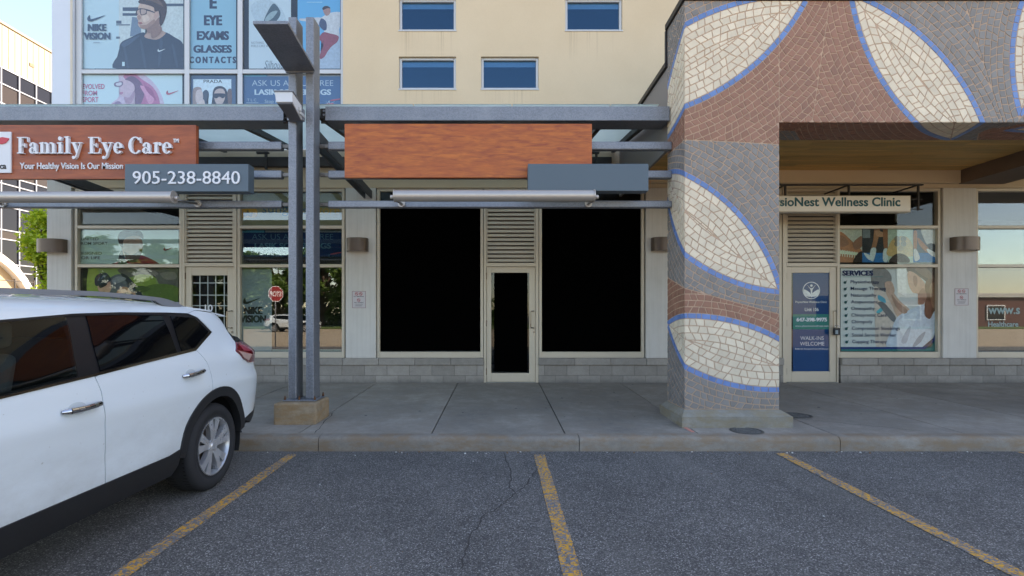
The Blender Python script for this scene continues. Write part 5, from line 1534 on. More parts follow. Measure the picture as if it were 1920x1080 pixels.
def paint_mat():
    m = bpy.data.materials.new('white_car_paint'); t = NT(m)
    n = t.noise(t.pos(), 900, 2, .5)
    z = t.add('ShaderNodeSeparateXYZ', inp={0: t.pos()}).outputs[2]
    dn = t.math('MULTIPLY', t.noise(t.pos((1, .5, 1)), 5, 6, .7), t.ramp(z, [(.42, (1,)), (.85, (.25,))]))   # road film, thicker near the sill
    c = t.mix(n, s2l((214, 224, 230)), s2l((224, 233, 238)))
    c = t.mix(t.ramp(dn, [(.2, (0,)), (.7, (.5,))]), c, s2l((150, 146, 138)))
    c = t.mix(t.ramp(t.noise(t.pos(), 42, 2, .5), [(.74, (0,)), (.77, (.5,))]), c, s2l((150, 146, 140)))
    b = t.bsdf(Base_Color=c, Roughness=.32); b.inputs['Coat Weight'].default_value = 1.0; b.inputs['Coat Roughness'].default_value = .03
    return m
WHT = paint_mat()
BLKP = mat('black_cladding', (30, 31, 34), .55, 0, .1, 6, bump=.1, bs=200)
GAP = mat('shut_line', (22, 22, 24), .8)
def carglass(name, c, r=.03):
    m = bpy.data.materials.new(name); t = NT(m)
    b = t.bsdf(Base_Color=s2l(c), Roughness=r); b.inputs['Specular IOR Level'].default_value = .2
    return m
CGL = glass_mat('clear_car_glass', (.50, .58, .56), 0.0, ior=1.33)
TINT = carglass('privacy_glass', (9, 10, 12)); CLRG = carglass('car_glass', (20, 26, 28))
TRIM = mat('window_trim', (24, 25, 28), .4, 0, .05, spec=.3)
CHR = mat('satin_chrome', (176, 166, 158), .18, 1.0, .02)
def shrink(poly, gq):
    a = sum(poly[i][0] * poly[(i + 1) % len(poly)][1] - poly[(i + 1) % len(poly)][0] * poly[i][1] for i in range(len(poly)))
    if a < 0: poly = poly[::-1]
    n = len(poly); out = []
    for i in range(n):
        p0, p1, p2 = Vector(poly[i - 1]), Vector(poly[i]), Vector(poly[(i + 1) % n])
        d0 = (p1 - p0).normalized(); d1 = (p2 - p1).normalized()
        n0 = Vector((-d0.y, d0.x)); n1 = Vector((-d1.y, d1.x)); m_ = n0 + n1
        if m_.length < .2: m_ = n0
        m_.normalize(); k = gq / max(.35, m_.dot(n0)); out.append(tuple(p1 + m_ * k))
    return out
def panel(name, poly, m, parent, off=0.0, gq=0.0, cell=.04, lip=.018, side=1, label=None):
    """body panel: a region of the side surface with its edges turned inwards"""
    if gq: poly = shrink(poly, gq)
    ys = [p[0] for p in poly]; zs = [p[1] for p in poly]
    bm = bmesh.new()
    ny = int(math.ceil((max(ys) - min(ys)) / cell)); nz = int(math.ceil((max(zs) - min(zs)) / cell))
    y00 = math.floor(min(ys) / cell) * cell; z00 = math.floor(min(zs) / cell) * cell
    for i in range(ny + 2):
        for j in range(nz + 2):
            q = clip_cell(poly, y00 + i * cell, y00 + (i + 1) * cell, z00 + j * cell, z00 + (j + 1) * cell)
            if len(q) >= 3:
                vs_ = [bm.verts.new((y, z, 0)) for y, z in q]
                try: bm.faces.new(vs_)
                except ValueError: pass
    bmesh.ops.remove_doubles(bm, verts=bm.verts, dist=.0008)
    bmesh.ops.dissolve_degenerate(bm, dist=.0003, edges=bm.edges)
    bd = [e for e in bm.edges if len(e.link_faces) == 1]
    r = bmesh.ops.extrude_edge_only(bm, edges=bd)
    inner = {v for v in r['geom'] if isinstance(v, bmesh.types.BMVert)}
    org = root_org(parent)
    for v in bm.verts:
        y, z = v.co.x, v.co.y
        s = hw(y, z) + off - (lip if v in inner else 0)
        v.co = Vector((XC + side * s, y, z)) - org
    bmesh.ops.recalc_face_normals(bm, faces=bm.faces)
    # recalc on an open sheet may flip: make the big faces look outwards
    tot = sum(f.normal.x * f.calc_area() for f in bm.faces)
    if tot * side < 0: bmesh.ops.reverse_faces(bm, faces=bm.faces)
    for f in bm.faces: f.smooth = True
    for e in bm.edges:
        if len(e.link_faces) == 2 and e.calc_face_angle(0) > rad(32): e.smooth = False
    me = bpy.data.meshes.new(name); bm.to_mesh(me); bm.free(); me.materials.append(m)
    o = link_mesh(me, name, m, parent)
    if label: o['label'] = label
    return o
WY, WZ, WR = 4.20, .352, .352                  # rear wheel
FY = 1.42                                      # front wheel
AR = .445
def arch(cy, r, a0, a1, n=14): return [(cy + r * math.cos(rad(a0 + (a1 - a0) * k / n)), WZ + r * math.sin(rad(a0 + (a1 - a0) * k / n))) for k in range(n + 1)]
ZS = .43                                       # lower edge of the white panels
gapF = Cp((178, 707), (190, 735), (197, 775), (197.5, 840), (197, 908))
gapR = Cp((368, 656), (388, 679), (397, 705), (397, 738))
belt = Cp((0, 747), (95, 724), (184, 702.5), (275, 679), (364, 656))
y0b = 1.62; zb0 = .985
wtop = Cp((0, 600), (70, 594), (140, 588), (225, 585.5), (313, 586), (352, 587.5))
qtr = Cp((352, 587.5), (371, 595.5), (398, 622.5), (366, 656))
tl = Cp((441, 641), (453, 635)) + [(5.03, 1.135), (5.09, 1.06), (5.05, .985)] + Cp((465, 679), (455, 672.5), (441.5, 658))
def side_parts(sd):
    far = sd < 0
    P = lambda *a, **k: panel(*a, side=sd, **k)
    # dark inner shell closes the gaps
    P('inner_shell', [(.75, .30), (1.0, .30)] + arch(FY, AR + .015, 188, -8) + [(2.1, .30), (3.6, .30)] + arch(WY, AR + .015, 188, -8) + [(4.98, .36), (5.15, .6), (5.15, .8), (5.05, 1.1), (4.74, 1.44), (2.97, 1.44), (2.93, 1.03), (1.6, .95), (1.2, .97), (.72, .92)], GAP, CAR, off=-.03, cell=.08, lip=.03)
    # doors
    fd = P('front_door', [(1.72, ZS)] + [(gapF[-1][0], ZS)] + gapF[::-1][1:] + [belt[2]] + belt[:2][::-1] + [(y0b, zb0), (1.66, .8)], WHT, CAR, gq=.003)
    rd_poly = [(gapF[-1][0], ZS), (3.66, ZS)] + [p for p in arch(WY, AR + .03, 168, 100, 8) if p[0] < gapR[-1][0] - .01] + gapR[::-1] + [belt[4], belt[3], belt[2]] + gapF
    rd = P('rear_door', rd_poly, WHT, CAR, gq=.003)
    qp = [gapR[-1]] + [p for p in arch(WY, AR + .03, 168, 10, 18) if p[0] > gapR[-1][0] + .01] + Cp((456, 787), (468, 776)) + [(5.02, .52), (5.20, .56), (5.23, .66), (5.22, .78), (5.13, .96)] + tl[4:] + tl[:1] + [(4.62, 1.30), (4.66, 1.42), (4.60, roofz(4.6) - .035), (4.3, roofz(4.3) - .028), wtop[-1]] + qtr[1:] + gapR[:-1]
    P('quarter_panel', qp, WHT, CAR, gq=.002, cell=.03)
    P('roof_side', [(1.75, 1.34)] + wtop + [(4.3, roofz(4.3) - .028), (4.3, roofz(4.3) - .004), (3.9, roofz(3.9) - .004), (3.3, roofz(3.3) - .004), (2.5, roofz(2.5) - .004), (1.9, roofz(1.9) - .012)], WHT, CAR, gq=.001)
    P('front_wing', [(.62, .55)] + arch(FY, AR + .03, 172, 8, 14) + [(1.88, ZS), (1.715, ZS), (1.655, .8), (1.612, .985), (1.3, 1.005), (1.0, .955), (.8, .905), (.60, .80)], WHT, CAR, gq=.002)
    # glasshouse: black surround, panes, chrome strip under the panes
    P('window_surround', [belt[2]] + belt[3:] + qtr[:0:-1] + wtop[:2:-1] + Cp((140, 588), (122, 590.5), (139, 670), (146, 713)), TRIM, CAR, off=-.006)
    P('pillar_trim', [(1.62, .985), (1.74, 1.0), (1.90, 1.335), (1.76, 1.345)], TRIM, CAR, off=-.006)
    P('window_rail', [(1.72, 1.028)] + Cp((0, 740), (75, 722), (147, 704), (147, 713), (75, 730), (0, 749)) + [(1.72, .985)], TRIM, CAR, off=-.008, cell=.05)
    fw = P('window', [(1.70, 1.02)] + Cp((0, 742), (75, 723.5), (146, 705.5), (139, 670), (123, 593), (60, 599), (0, 605)) + [(1.86, 1.33)], CGL, fd, off=.001, lip=.004)
    P('window', Cp((188, 696), (262, 677.5), (333, 664), (320, 628), (303, 592), (230, 591), (161, 592.5), (173, 640)), TINT, rd, off=.001, lip=.004)
    P('quarter_window', Cp((341, 660), (364, 651), (391, 622), (364, 596), (319, 592.5), (331, 628)), TINT, CAR, off=.001, lip=.004)
    P('chrome_strip', [(1.66, 1.003)] + Cp((0, 743.5), (95, 720.5), (184, 699), (275, 675.5), (364, 652.5), (392, 622)) + Cp((396, 622.5), (366, 657.5), (275, 680), (184, 703.5), (95, 725), (0, 748)) + [(1.66, .99)], CHR, CAR, off=.006, lip=.008, cell=.03)
    P('top_moulding', [(1.79, 1.345)] + wtop[:5] + Cp((313, 590.5), (225, 590), (140, 592), (70, 598), (0, 604)) + [(1.80, 1.33)], TRIM, CAR, off=.002, lip=.008, cell=.03)
    # lower cladding, wheel arch rims
    P('sill_cladding', [(1.86, .26), (3.70, .26), (3.735, .33), (3.715, ZS + .02), (3.6, ZS + .004), (1.9, ZS + .004), (1.84, .36)], BLKP, CAR, off=.010, cell=.05, lip=.03)
    P('wheel_arch', arch(WY, AR + .045, 176, 6, 24) + arch(WY, AR - .035, 4, 178, 24), BLKP, CAR, off=.012, lip=.06, cell=.05)
    P('wheel_arch', arch(FY, AR + .045, 176, 4, 24) + arch(FY, AR - .035, 2, 178, 24), BLKP, CAR, off=.012, lip=.06, cell=.05)
    P('bumper_cladding', Cp((455, 787), (468, 775)) + [(5.02, .525), (5.17, .545), (5.14, .40), (4.98, .31)] + Cp((454, 811), (449, 800)), BLKP, CAR, off=.006, lip=.03, cell=.03)
    # tail lamp
    tlp = panel('tail_lamp', tl, mat('lamp_red', (112, 16, 26), .12, 0, .1, 20, coat=1.0), CAR, off=.012, lip=.03, cell=.02, side=sd)
    P('clear_lens', Cp((443.5, 657), (455, 671), (464, 676), (470, 664), (458, 661)), mat('lamp_clear', (206, 176, 168), .1, .3, .1, 30, coat=1.0), tlp, off=.015, lip=.004, cell=.02)
    P('lamp_bar', Cp((446, 646), (462, 648), (468, 658), (455, 657)), mat('lamp_pink', (184, 84, 96), .12, .2, .1, 25, coat=1.0), tlp, off=.015, lip=.004, cell=.02)
    P('hatch_glass_edge', Cp((398, 595), (420, 617), (442, 640.5), (451, 635)) + [(4.97, 1.20), (4.90, 1.29), (4.80, 1.41), (4.68, 1.445)], TRIM, CAR, off=.004, lip=.03, cell=.03)
    # head lamp
    P('head_lamp', [(.66, .80), (.68, .68), (.95, .72), (1.12, .84), (1.10, .90), (.85, .88)], mat('head_lamp', (200, 206, 210), .08, .4, .05, coat=1.0), CAR, off=.006, lip=.02, cell=.03)
    # handles with a dished cup behind
    for par, (ha, hb) in ((fd, ((113.5, 774), (185.5, 755))), (rd, ((341, 706), (379.5, 694)))):
        a_, b_ = solve(*ha), solve(*hb)
        g = MB(); pts = []; rr = []
        for k in range(9):
            t = k / 8; y = a_[0] + (b_[0] - a_[0]) * t; z = a_[1] + (b_[1] - a_[1]) * t
            bow = .036 * math.sin(math.pi * min(1, max(0, t))) ** .5 + .006
            pts.append((XC + sd * (hw(y, z) + bow), y, z)); rr.append(.017 if 0 < k < 8 else .010)
        g.tube(pts, rr, 12)
        for v in g.bm.verts: v.co.z = (v.co.z - a_[1]) * 1.0 + a_[1]
        auto_smooth(g.build('handle', CHRM, par), 60)
        cy_, cz_ = a_[0] * .58 + b_[0] * .42, a_[1] * .58 + b_[1] * .42
        e_ = [(cy_ + .062 * math.cos(q * math.pi / 10), cz_ + .034 * math.sin(q * math.pi / 10)) for q in range(20)]
        P('handle_cup', e_, mat('handle_cup', (196, 206, 212), .3, 0, .02, coat=1.0), par, off=.0015, lip=.003, cell=.03)
    # roof rail on three feet
    g = MB(); pts = []
    ya, yb = 1.95, 4.22; n = 30
    for k in range(n + 1):
        t = k / n; y = ya + (yb - ya) * t
        lift = .052 * (1 - abs(2 * t - 1) ** 7)
        pts.append((XC + sd * .612, y, roofz(y) - .012 + lift))
    for k in range(n):
        (x, y, z), (x2, y2, z2) = pts[k], pts[k + 1]
        w_ = .019; h0 = .030 if 2 < k < n - 4 else .055; h1 = .030 if 1 < k < n - 5 else .055
        g.hexa([(x - w_, y, z - h0), (x + w_, y, z - h0), (x + w_, y2, z2 - h1), (x - w_, y2, z2 - h1), (x - w_ * .8, y, z), (x + w_ * .8, y, z), (x + w_ * .8, y2, z2), (x - w_ * .8, y2, z2)])
    for k in (1, n - 2):
        x, y, z = pts[k]; g.box(x - .017, x + .017, y - .07, y + .07, roofz(y) - .03, z - .004, .004)
    bmesh.ops.remove_doubles(g.bm, verts=g.bm.verts, dist=.0005)
    auto_smooth(g.build('roof_rail', mat('rail_silver', (150, 155, 163), .38, .4, .03), CAR), 40)
for sd in (1, -1): side_parts(sd)
# roof skin, bonnet, windscreen, tailgate
def skin(name, ys, zf, sf, m, crown=.05, n=12, parent=None, yoff=None):
    g = MB(); rows = []
    for y in ys:
        row = []
        for i in range(n + 1):
            u = -1 + 2 * i / n; s = sf(y)
            row.append(g.bm.verts.new((XC + u * s, y + (yoff(u) if yoff else 0), zf(y) + crown * (1 - u * u))))
        rows.append(row)
    for a, b in zip(rows, rows[1:]):
        for i in range(n): g._f([a[i], a[i + 1], b[i + 1], b[i]])
    r = bmesh.ops.extrude_face_region(g.bm, geom=list(g.bm.faces))
    for v in r['geom']:
        if isinstance(v, bmesh.types.BMVert): v.co.z -= .015
    return auto_smooth(g.build(name, m, parent or CAR), 40)
fr = lambda a, b, n: [a + (b - a) * k / n for k in range(n + 1)]
skin('roof', fr(1.88, 4.70, 24), lambda y: roofz(y) - .010, lambda y: hw(y, roofz(y) - .010) + .004, WHT, .045)
skin('spoiler', fr(4.69, 4.99, 8), lambda y: roofz(4.69) - .012 - (y - 4.69) * .10, lambda y: hw(4.69, roofz(4.69) - .012) + .006 - (y - 4.69) * .10, WHT, .042, yoff=lambda u: -.05 * u * u)
skin('windscreen', fr(1.12, 1.90, 12), lambda y: 1.03 + (y - 1.12) * .58, lambda y: hw(1.9, min(1.48, 1.03 + (y - 1.12) * .58)) + .004, CGL, .03)
skin('bonnet', fr(.60, 1.34, 12), lambda y: .895 + (y - .60) * .17 - .10 * max(0, (.80 - y) / .20) ** 2, lambda y: hw(max(y, .66), .86) + .004, WHT, .055, yoff=lambda u: -.11 * (1 - u * u))
g = MB(); zs_ = fr(.36, 1.50, 24); rows = []
for z in zs_:
    row = []
    for i in range(13):
        u = -1 + 2 * i / 12; ye = smooth_tab(YEND, z) - .045
        row.append(g.bm.verts.new((XC + u * hw(ye - .015, z) * .995, ye + .045 * (1 - u * u), z)))
    rows.append(row)
for k, (a, b) in enumerate(zip(rows, rows[1:])):
    z = zs_[k]; g.mi = 2 if z < .50 else (1 if 1.12 < z < 1.43 else 0)
    for i in range(12): g._f([a[i], a[i + 1], b[i + 1], b[i]])
auto_smooth(g.build('tailgate', [WHT, TINT, BLKP], CAR), 50)
g = MB(); rows = []
for z in fr(.28, .815, 14):
    row = []
    for i in range(13):
        u = -1 + 2 * i / 12; row.append(g.bm.verts.new((XC + u * hw(.62, z), .60 - .10 * (1 - u * u) - .03 * math.sin((z - .28) / .64 * math.pi), z)))
    rows.append(row)
for k, (a, b) in enumerate(zip(rows, rows[1:])):
    g.mi = 1 if k in (0, 1, 2, 5, 6, 7, 8) else 0
    for i in range(12): g._f([a[i], a[i + 1], b[i + 1], b[i]])
auto_smooth(g.build('front_bumper', [WHT, BLKP], CAR), 50)
g = MB(); g.box(XC - .70, XC + .70, .8, 4.75, .24, .36); g.box(XC - .55, XC + .55, 1.0, 4.7, .3, .52); g.build('underbody', GAP, CAR)
g = MB(); g.box(XC - .74, XC + .74, 1.3, 4.7, .53, .57); g.build('cabin_floor', GAP, CAR)
g = MB(); g.box(XC - .70, XC + .70, 1.15, 1.62, .60, .98, .05, 3); auto_smooth(g.build('dashboard', mat('dash_black', (40, 40, 42), .7), CAR), 40)
g = MB(); g.box(XC - .70, XC + .70, 3.02, 3.06, .57, 1.30, .01); g.build('rear_bulkhead', GAP, CAR)
SEAT = mat('seat_cloth', (74, 74, 74), .9, 0, .1, 20)
for sx in (-1, 1):
    cx_ = XC + sx * .37
    g = MB()
    g.box(cx_ - .25, cx_ + .25, 2.10, 2.62, .62, .80, .06, 3)
    g.hexa([(cx_ - .25, 2.55, .72), (cx_ + .25, 2.55, .72), (cx_ + .25, 2.70, .72), (cx_ - .25, 2.70, .72), (cx_ - .20, 2.74, 1.22), (cx_ + .20, 2.74, 1.22), (cx_ + .20, 2.84, 1.22), (cx_ - .20, 2.84, 1.22)], .05, 3)
    st_ = auto_smooth(g.build('seat', SEAT, CAR), 50)
    g = MB(); g.box(cx_ - .13, cx_ + .13, 2.77, 2.87, 1.25, 1.40, .035, 3); auto_smooth(g.build('headrest', SEAT, st_), 50)
g = MB(); g.lathe([(.175 + .016 * math.cos(a), .016 * math.sin(a)) for a in [k * math.pi / 4 for k in range(9)]], (XC + .37, 1.74, .98), axis='Y', n=28); g.build('steering_wheel', mat('wheel_black', (30, 30, 32), .6), CAR)
# wheels: tyre, five double-spoke alloy rim
ALLOY = mat('alloy', (196, 198, 202), .28, .6, .04)
TYR = mat('tyre_rubber', (34, 35, 38), .8, 0, .12, 10, bump=.2, bs=90)
def wheel(cy, sd):
    xo = XC + sd * .885                        # outer face
    t = MB()
    pr = [(.232, 0.0), (.245, -.012), (.262, -.004), (.275, 0.004), (.305, .006), (.330, -.004), (.344, -.020), (.352, -.042), (.352, -.19), (.344, -.208), (.30, -.222), (.232, -.215)]
    t.lathe([(r, sd * h) for r, h in pr], (xo, cy, WZ), axis='X', n=56)
    w_ = t.build('wheel', TYR, CAR); w_.name = 'wheel'
    # tread grooves
    g = MB()
    for k in range(64):
        a = 2 * math.pi * k / 64
        for h in (-.065, -.165):
            c, s_ = math.cos(a), math.sin(a); r = .3535
            g.face([(xo + sd * (h - .022), cy + r * math.cos(a), WZ + r * math.sin(a)), (xo + sd * (h + .022), cy + r * math.cos(a + .02), WZ + r * math.sin(a + .02)),
                    (xo + sd * (h + .022), cy + r * math.cos(a + .05), WZ + r * math.sin(a + .05)), (xo + sd * (h - .022), cy + r * math.cos(a + .03), WZ + r * math.sin(a + .03))])
    g.build('tread', mat('tread_groove', (18, 18, 19), .9), w_)
    g = MB()
    g.lathe([(r, sd * h) for r, h in ((.233, -.016), (.236, -.002), (.226, -.001), (.218, -.018), (.212, -.05), (.206, -.13))], (xo, cy, WZ), axis='X', n=48)
    for k in range(5):
        for e in (-1, 1):
            a = 2 * math.pi * k / 5 + .31 + e * .155; a2 = 2 * math.pi * k / 5 + .31 + e * .235
            def pt(r, ang, off, h): return (xo + sd * h, cy + r * math.cos(ang) - off * math.sin(ang), WZ + r * math.sin(ang) + off * math.cos(ang))
            A = [pt(.045, a, -.019, -.020), pt(.045, a, .019, -.020), pt(.045, a, .017, -.06), pt(.045, a, -.017, -.06)]
            M_ = [pt(.14, (a + a2) / 2, -.025, -.009), pt(.14, (a + a2) / 2, .025, -.009), pt(.14, (a + a2) / 2, .022, -.05), pt(.14, (a + a2) / 2, -.022, -.05)]
            B_ = [pt(.224, a2, -.033, -.008), pt(.224, a2, .033, -.008), pt(.224, a2, .029, -.05), pt(.224, a2, -.029, -.05)]
            g.prism(A, M_); g.prism(M_, B_)
    g.lathe([(.0005, -.008), (.030, -.008), (.034, -.012), (.062, -.020), (.064, -.05)], (xo, cy, WZ), axis='X', n=30) if sd > 0 else g.lathe([(.0005, .008), (.030, .008), (.034, .012), (.062, .020), (.064, .05)], (xo, cy, WZ), axis='X', n=30)
    for k in range(5):
        a = 2 * math.pi * k / 5 + .31 + math.pi / 5
        g.cyl((xo - sd * .03, cy + .05 * math.cos(a), WZ + .05 * math.sin(a)), (xo - sd * .012, cy + .05 * math.cos(a), WZ + .05 * math.sin(a)), .009, n=8)
    auto_smooth(g.build('rim', ALLOY, w_), 30)
    g = MB(); g.cyl((xo - sd * .12, cy, WZ), (xo - sd * .09, cy, WZ), .15, n=36); g.build('brake_disc', mat('brake_disc', (104, 84, 70), .5, .6, .2, 12), w_)
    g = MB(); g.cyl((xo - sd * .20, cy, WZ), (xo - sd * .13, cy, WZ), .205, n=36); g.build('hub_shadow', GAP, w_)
    # wheel well liner
    g = MB(); g.lathe([(AR - .02, sd * .02), (AR - .02, -sd * .30)], (xo - sd * .03, cy, WZ), axis='X', n=28, a0=-.35, a1=math.pi + .35); g.build('wheel_liner', GAP, CAR)
for cy in (WY, FY):
    for sd in (1, -1): wheel(cy, sd)
# ================================================================ office block beyond the left end
XO = -22.0
OFF = thing('office_building', 'sunlit cream office building with dark gridded windows at far left', 'building', (XO - 8, 24, 0.19))
BEIG = mat('cream_panel', (168, 152, 128), .7, 0, .04)
Y0, Y1 = 17.5, 31.0
ZP0, ZP1 = 12.45, 14.35
B(OFF, 'parapet', BEIG, (XO - 14, XO, Y0, Y1 + 8, ZP0, ZP1), bev=.02)
for k in range(int((Y1 - Y0) / .3)):                    # pressed ribs of the cladding
    y = Y0 + .15 + .3 * k
    if 21.5 < y < 26: B(OFF, 'rib', BEIG, (XO - .002, XO + .018, y - .012, y + .012, ZP0 + .05, ZP1 - .05), bev=.003)
B(OFF, 'scupper', mat('scupper', (120, 112, 90), .8), (XO - .002, XO + .03, 23.75, 23.98, 13.15, 13.3), bev=.004)
B(OFF, 'roof_edge', BEIG, (XO - 14, XO + .06, Y0 - .05, Y1 + 8, ZP1 + .002, ZP1 + .10), bev=.01)
g = MB(); g.box(XO - 14, XO - .35, Y0, Y1 + 8, .19, ZP0 - .01); g.build('core', mat('office_core', (52, 48, 46), .8), OFF)
ZR = [.5, 1.6, 2.7, 3.38, 3.74, 4.84, 5.25, 6.3, 7.3, 7.66, 8.75, 9.15, 10.3, 10.85, 11.72, 12.43]
YM = [Y0 + .85 * k for k in range(int((Y1 - Y0) / .85) + 1)]
shift = 22.4 - YM[min(range(len(YM)), key=lambda i: abs(YM[i] - 22.4))]
YM = [y + shift for y in YM]
MUL_ = mat('office_mullion', (150, 152, 158), .4, .2, .02)
OGL = carglass('office_glass', (26, 26, 32), .04); OGB = carglass('office_glass_brown', (58, 50, 44), .06)
for y in YM: B(OFF, 'mullion', MUL_, (XO - .06, XO + .02, y - .028, y + .028, .3, ZP0 - .005), bev=.004)
for z in ZR: B(OFF, 'transom', MUL_, (XO - .058, XO + .012, YM[0], YM[-1], z - .026, z + .026), bev=.004)
for i in range(len(YM) - 1):
    for j in range(len(ZR) - 1):
        if not (20 < YM[i] < 28): continue
        g = MB(); g.box(XO - .05, XO - .035, YM[i] + .03, YM[i + 1] - .03, ZR[j] + .028, ZR[j + 1] - .028)
        g.build('pane', OGB if (j % 4 == 1 and (i * 7 + j) % 3) else OGL, OFF)
g = MB(); g.box(XO - .05, XO - .036, YM[0], 19.9, .3, ZP0 - .01); g.box(XO - .05, XO - .036, 28.1, YM[-1], .3, ZP0 - .01); g.build('glazing', OGL, OFF)

# arched porch wall with a trellis in front -------------------------------------------------
XA = -18.2
ARC = thing('arched_porch', 'sunlit cream arched porch wall with white rim behind the car roof', 'porch', (XA, 17.4, .19))
cy, cz, Ro = 16.9, 1.0, 3.02
def arcp(r, a0, a1, n=24): return [(cy + r * math.cos(rad(a0 + (a1 - a0) * k / n)), cz + r * math.sin(rad(a0 + (a1 - a0) * k / n))) for k in range(n + 1)]
ps = [(cy - Ro + .1, .19)] + arcp(Ro - .26, 180, 0)[1:-1] + [(cy + Ro - .26, .19)]
g = MB(); g.prism([(XA, y, z) for y, z in ps], [(XA - .3, y, z) for y, z in ps]); g.build('wall', mat('porch_cream', (186, 160, 126), .8, 0, .06), ARC)
lo = arcp(Ro, 180, 0); li = arcp(Ro - .255, 180, 0)
g = MB()
for k in range(len(lo) - 1):
    q = [lo[k], lo[k + 1], li[k + 1], li[k]]
    g.prism([(XA + .25, y, z) for y, z in q], [(XA - .35, y, z) for y, z in q])
g.build('rim', mat('porch_white', (232, 230, 226), .6, 0, .02), ARC)
TRE = thing('garden_trellis', 'dark metal trellis in front of the arched porch wall', 'trellis', (XA + .8, 18, .19))
for k in range(7): B(TRE, 'bar', DKST, (XA + .78, XA + .81, 16.6, 19.0, .5 + .36 * k, .53 + .36 * k), bev=.004)
for y in (16.6, 17.4, 18.2, 18.96): B(TRE, 'upright', DKST, (XA + .775, XA + .815, y, y + .04, .19, 2.75), bev=.004)
g = MB(); g.box(-17.6, -17.2, 18.6, 26, .19, 1.62, .02); w1 = g.build('wall', mat('planter_stone', (150, 138, 120), .9, 0, .15, 8, bump=.4, bs=20), None, base=(-17.4, 20, .19))
w1.name = 'planter_wall'; tag(w1, 'low stone planter wall beside the arched porch', 'wall')
B(w1, 'coping', mat('coping_pale', (226, 222, 220), .7), (-17.66, -17.14, 18.55, 26.05, 1.622, 1.78), bev=.02)

# ================================================================ trees
def leaf_mat(name, c1, c2, trans=.5):
    m = bpy.data.materials.new(name); t = NT(m)
    gi = t.add('ShaderNodeNewGeometry').outputs['Random Per Island']
    c = t.mix(gi, s2l(c1), s2l(c2))
    d = t.add('ShaderNodeBsdfPrincipled', inp={'Base Color': c, 'Roughness': .5}).outputs[0]
    tr = t.add('ShaderNodeBsdfTranslucent', inp={'Color': c}).outputs[0]
    t.link(t.add('ShaderNodeMixShader', inp={0: trans, 1: d, 2: tr}).outputs[0], t.out.inputs[0])
    return m
LEAFY = leaf_mat('spring_leaf', (126, 160, 26), (198, 210, 64)); LEAFD = leaf_mat('summer_leaf', (62, 96, 34), (112, 140, 58), .35)
BARK = mat('bark', (84, 68, 56), .9, 0, .25, 9, bump=.6, bs=25)
def crown_mesh(rr, centers, nleaf, size, org):
    g = MB()
    for i in range(nleaf):
        c, r = centers[rr.randrange(len(centers))]
        while True:
            d = Vector((rr.uniform(-1, 1), rr.uniform(-1, 1), rr.uniform(-1, 1)))
            if .15 < d.length < 1: break
        d = d * (.55 + .45 * rr.random())
        p = Vector(c) + Vector((d.x * r, d.y * r, d.z * r * .8))
        s = size * rr.uniform(.6, 1.35)
        a = Vector((rr.gauss(0, 1), rr.gauss(0, 1), rr.gauss(0, .5))).normalized()
        b = a.cross(Vector((rr.gauss(0, 1), rr.gauss(0, 1), rr.gauss(0, 1)))).normalized()
        fold = a.cross(b) * s * .18
        q = [p - a * s, p + b * s * .45 + fold, p + a * s, p - b * s * .45 + fold]
        g._f([g.bm.verts.new(v) for v in q])
    return g
def tree(name, label, cat, base, h, lobes, nleaf, size, m, seed, group=None, trunk=.12):
    rr = random.Random(seed)
    t = thing(name, label, cat, base, group); bx_, by_, bz_ = base
    g = MB(); pts = [(bx_, by_, bz_ - .05)]; n = 5
    for k in range(1, n + 1): pts.append((bx_ + rr.uniform(-.06, .06) * k, by_ + rr.uniform(-.06, .06) * k, bz_ + h * .75 * k / n))
    g.tube(pts, [trunk * (1 - .12 * k) for k in range(n + 1)], 10)
    C = []
    for (dx, dy, dz, r) in lobes:
        c = (bx_ + dx, by_ + dy, bz_ + dz); C.append((c, r))
        k = min(n, max(2, int(dz / h * n))); p0 = pts[k - 1]
        mid = ((p0[0] + c[0]) / 2, (p0[1] + c[1]) / 2, (p0[2] + c[2]) / 2 + .1)
        g.tube([p0, mid, c], [trunk * .5, trunk * .35, trunk * .12], 6)
    g.build('trunk', BARK, t)
    crown_mesh(rr, C, nleaf, size, base).build('crown', m, t, fixn=False)
    return t
rr = random.Random(4)
lobes = [(rr.uniform(-.8, .7), rr.uniform(-.7, .7), rr.uniform(1.9, 4.1), rr.uniform(.35, .62)) for _ in range(26)]
lobes = [l for l in lobes if abs(l[0]) < .8 - .15 * abs(l[2] - 3.2)] + [(0, 0, 3.4, .7), (-.3, .1, 2.7, .55), (.4, 0, 2.3, .5), (.2, .2, 4.0, .5)]
lobes = [l for l in lobes if not (l[0] - l[3] < -.75 + .5 * max(0, 3.1 - l[2]))]
lobes += [(-.42, 0, 3.55, .5), (-.15, .1, 3.0, .5), (-.38, 0, 4.05, .42), (.0, -.1, 2.5, .42), (-.5, .1, 3.1, .34), (.05, 0, 3.8, .55)]
tree('young_tree', 'bright yellow-green young tree at the building corner', 'tree', (-13.25, 15.0, .19), 4.4, lobes, 5600, .075, LEAFY, 8, trunk=.07)
bl = [(rr.uniform(-.5, .7), rr.uniform(-.3, .3), rr.uniform(1.55, 2.15), rr.uniform(.18, .3)) for _ in range(10)]
tree('shrub', 'small bright leafy shrub above the planter wall', 'shrub', (-15.3, 16.6, .19), 1.6, bl, 700, .06, LEAFY, 12, trunk=.03)

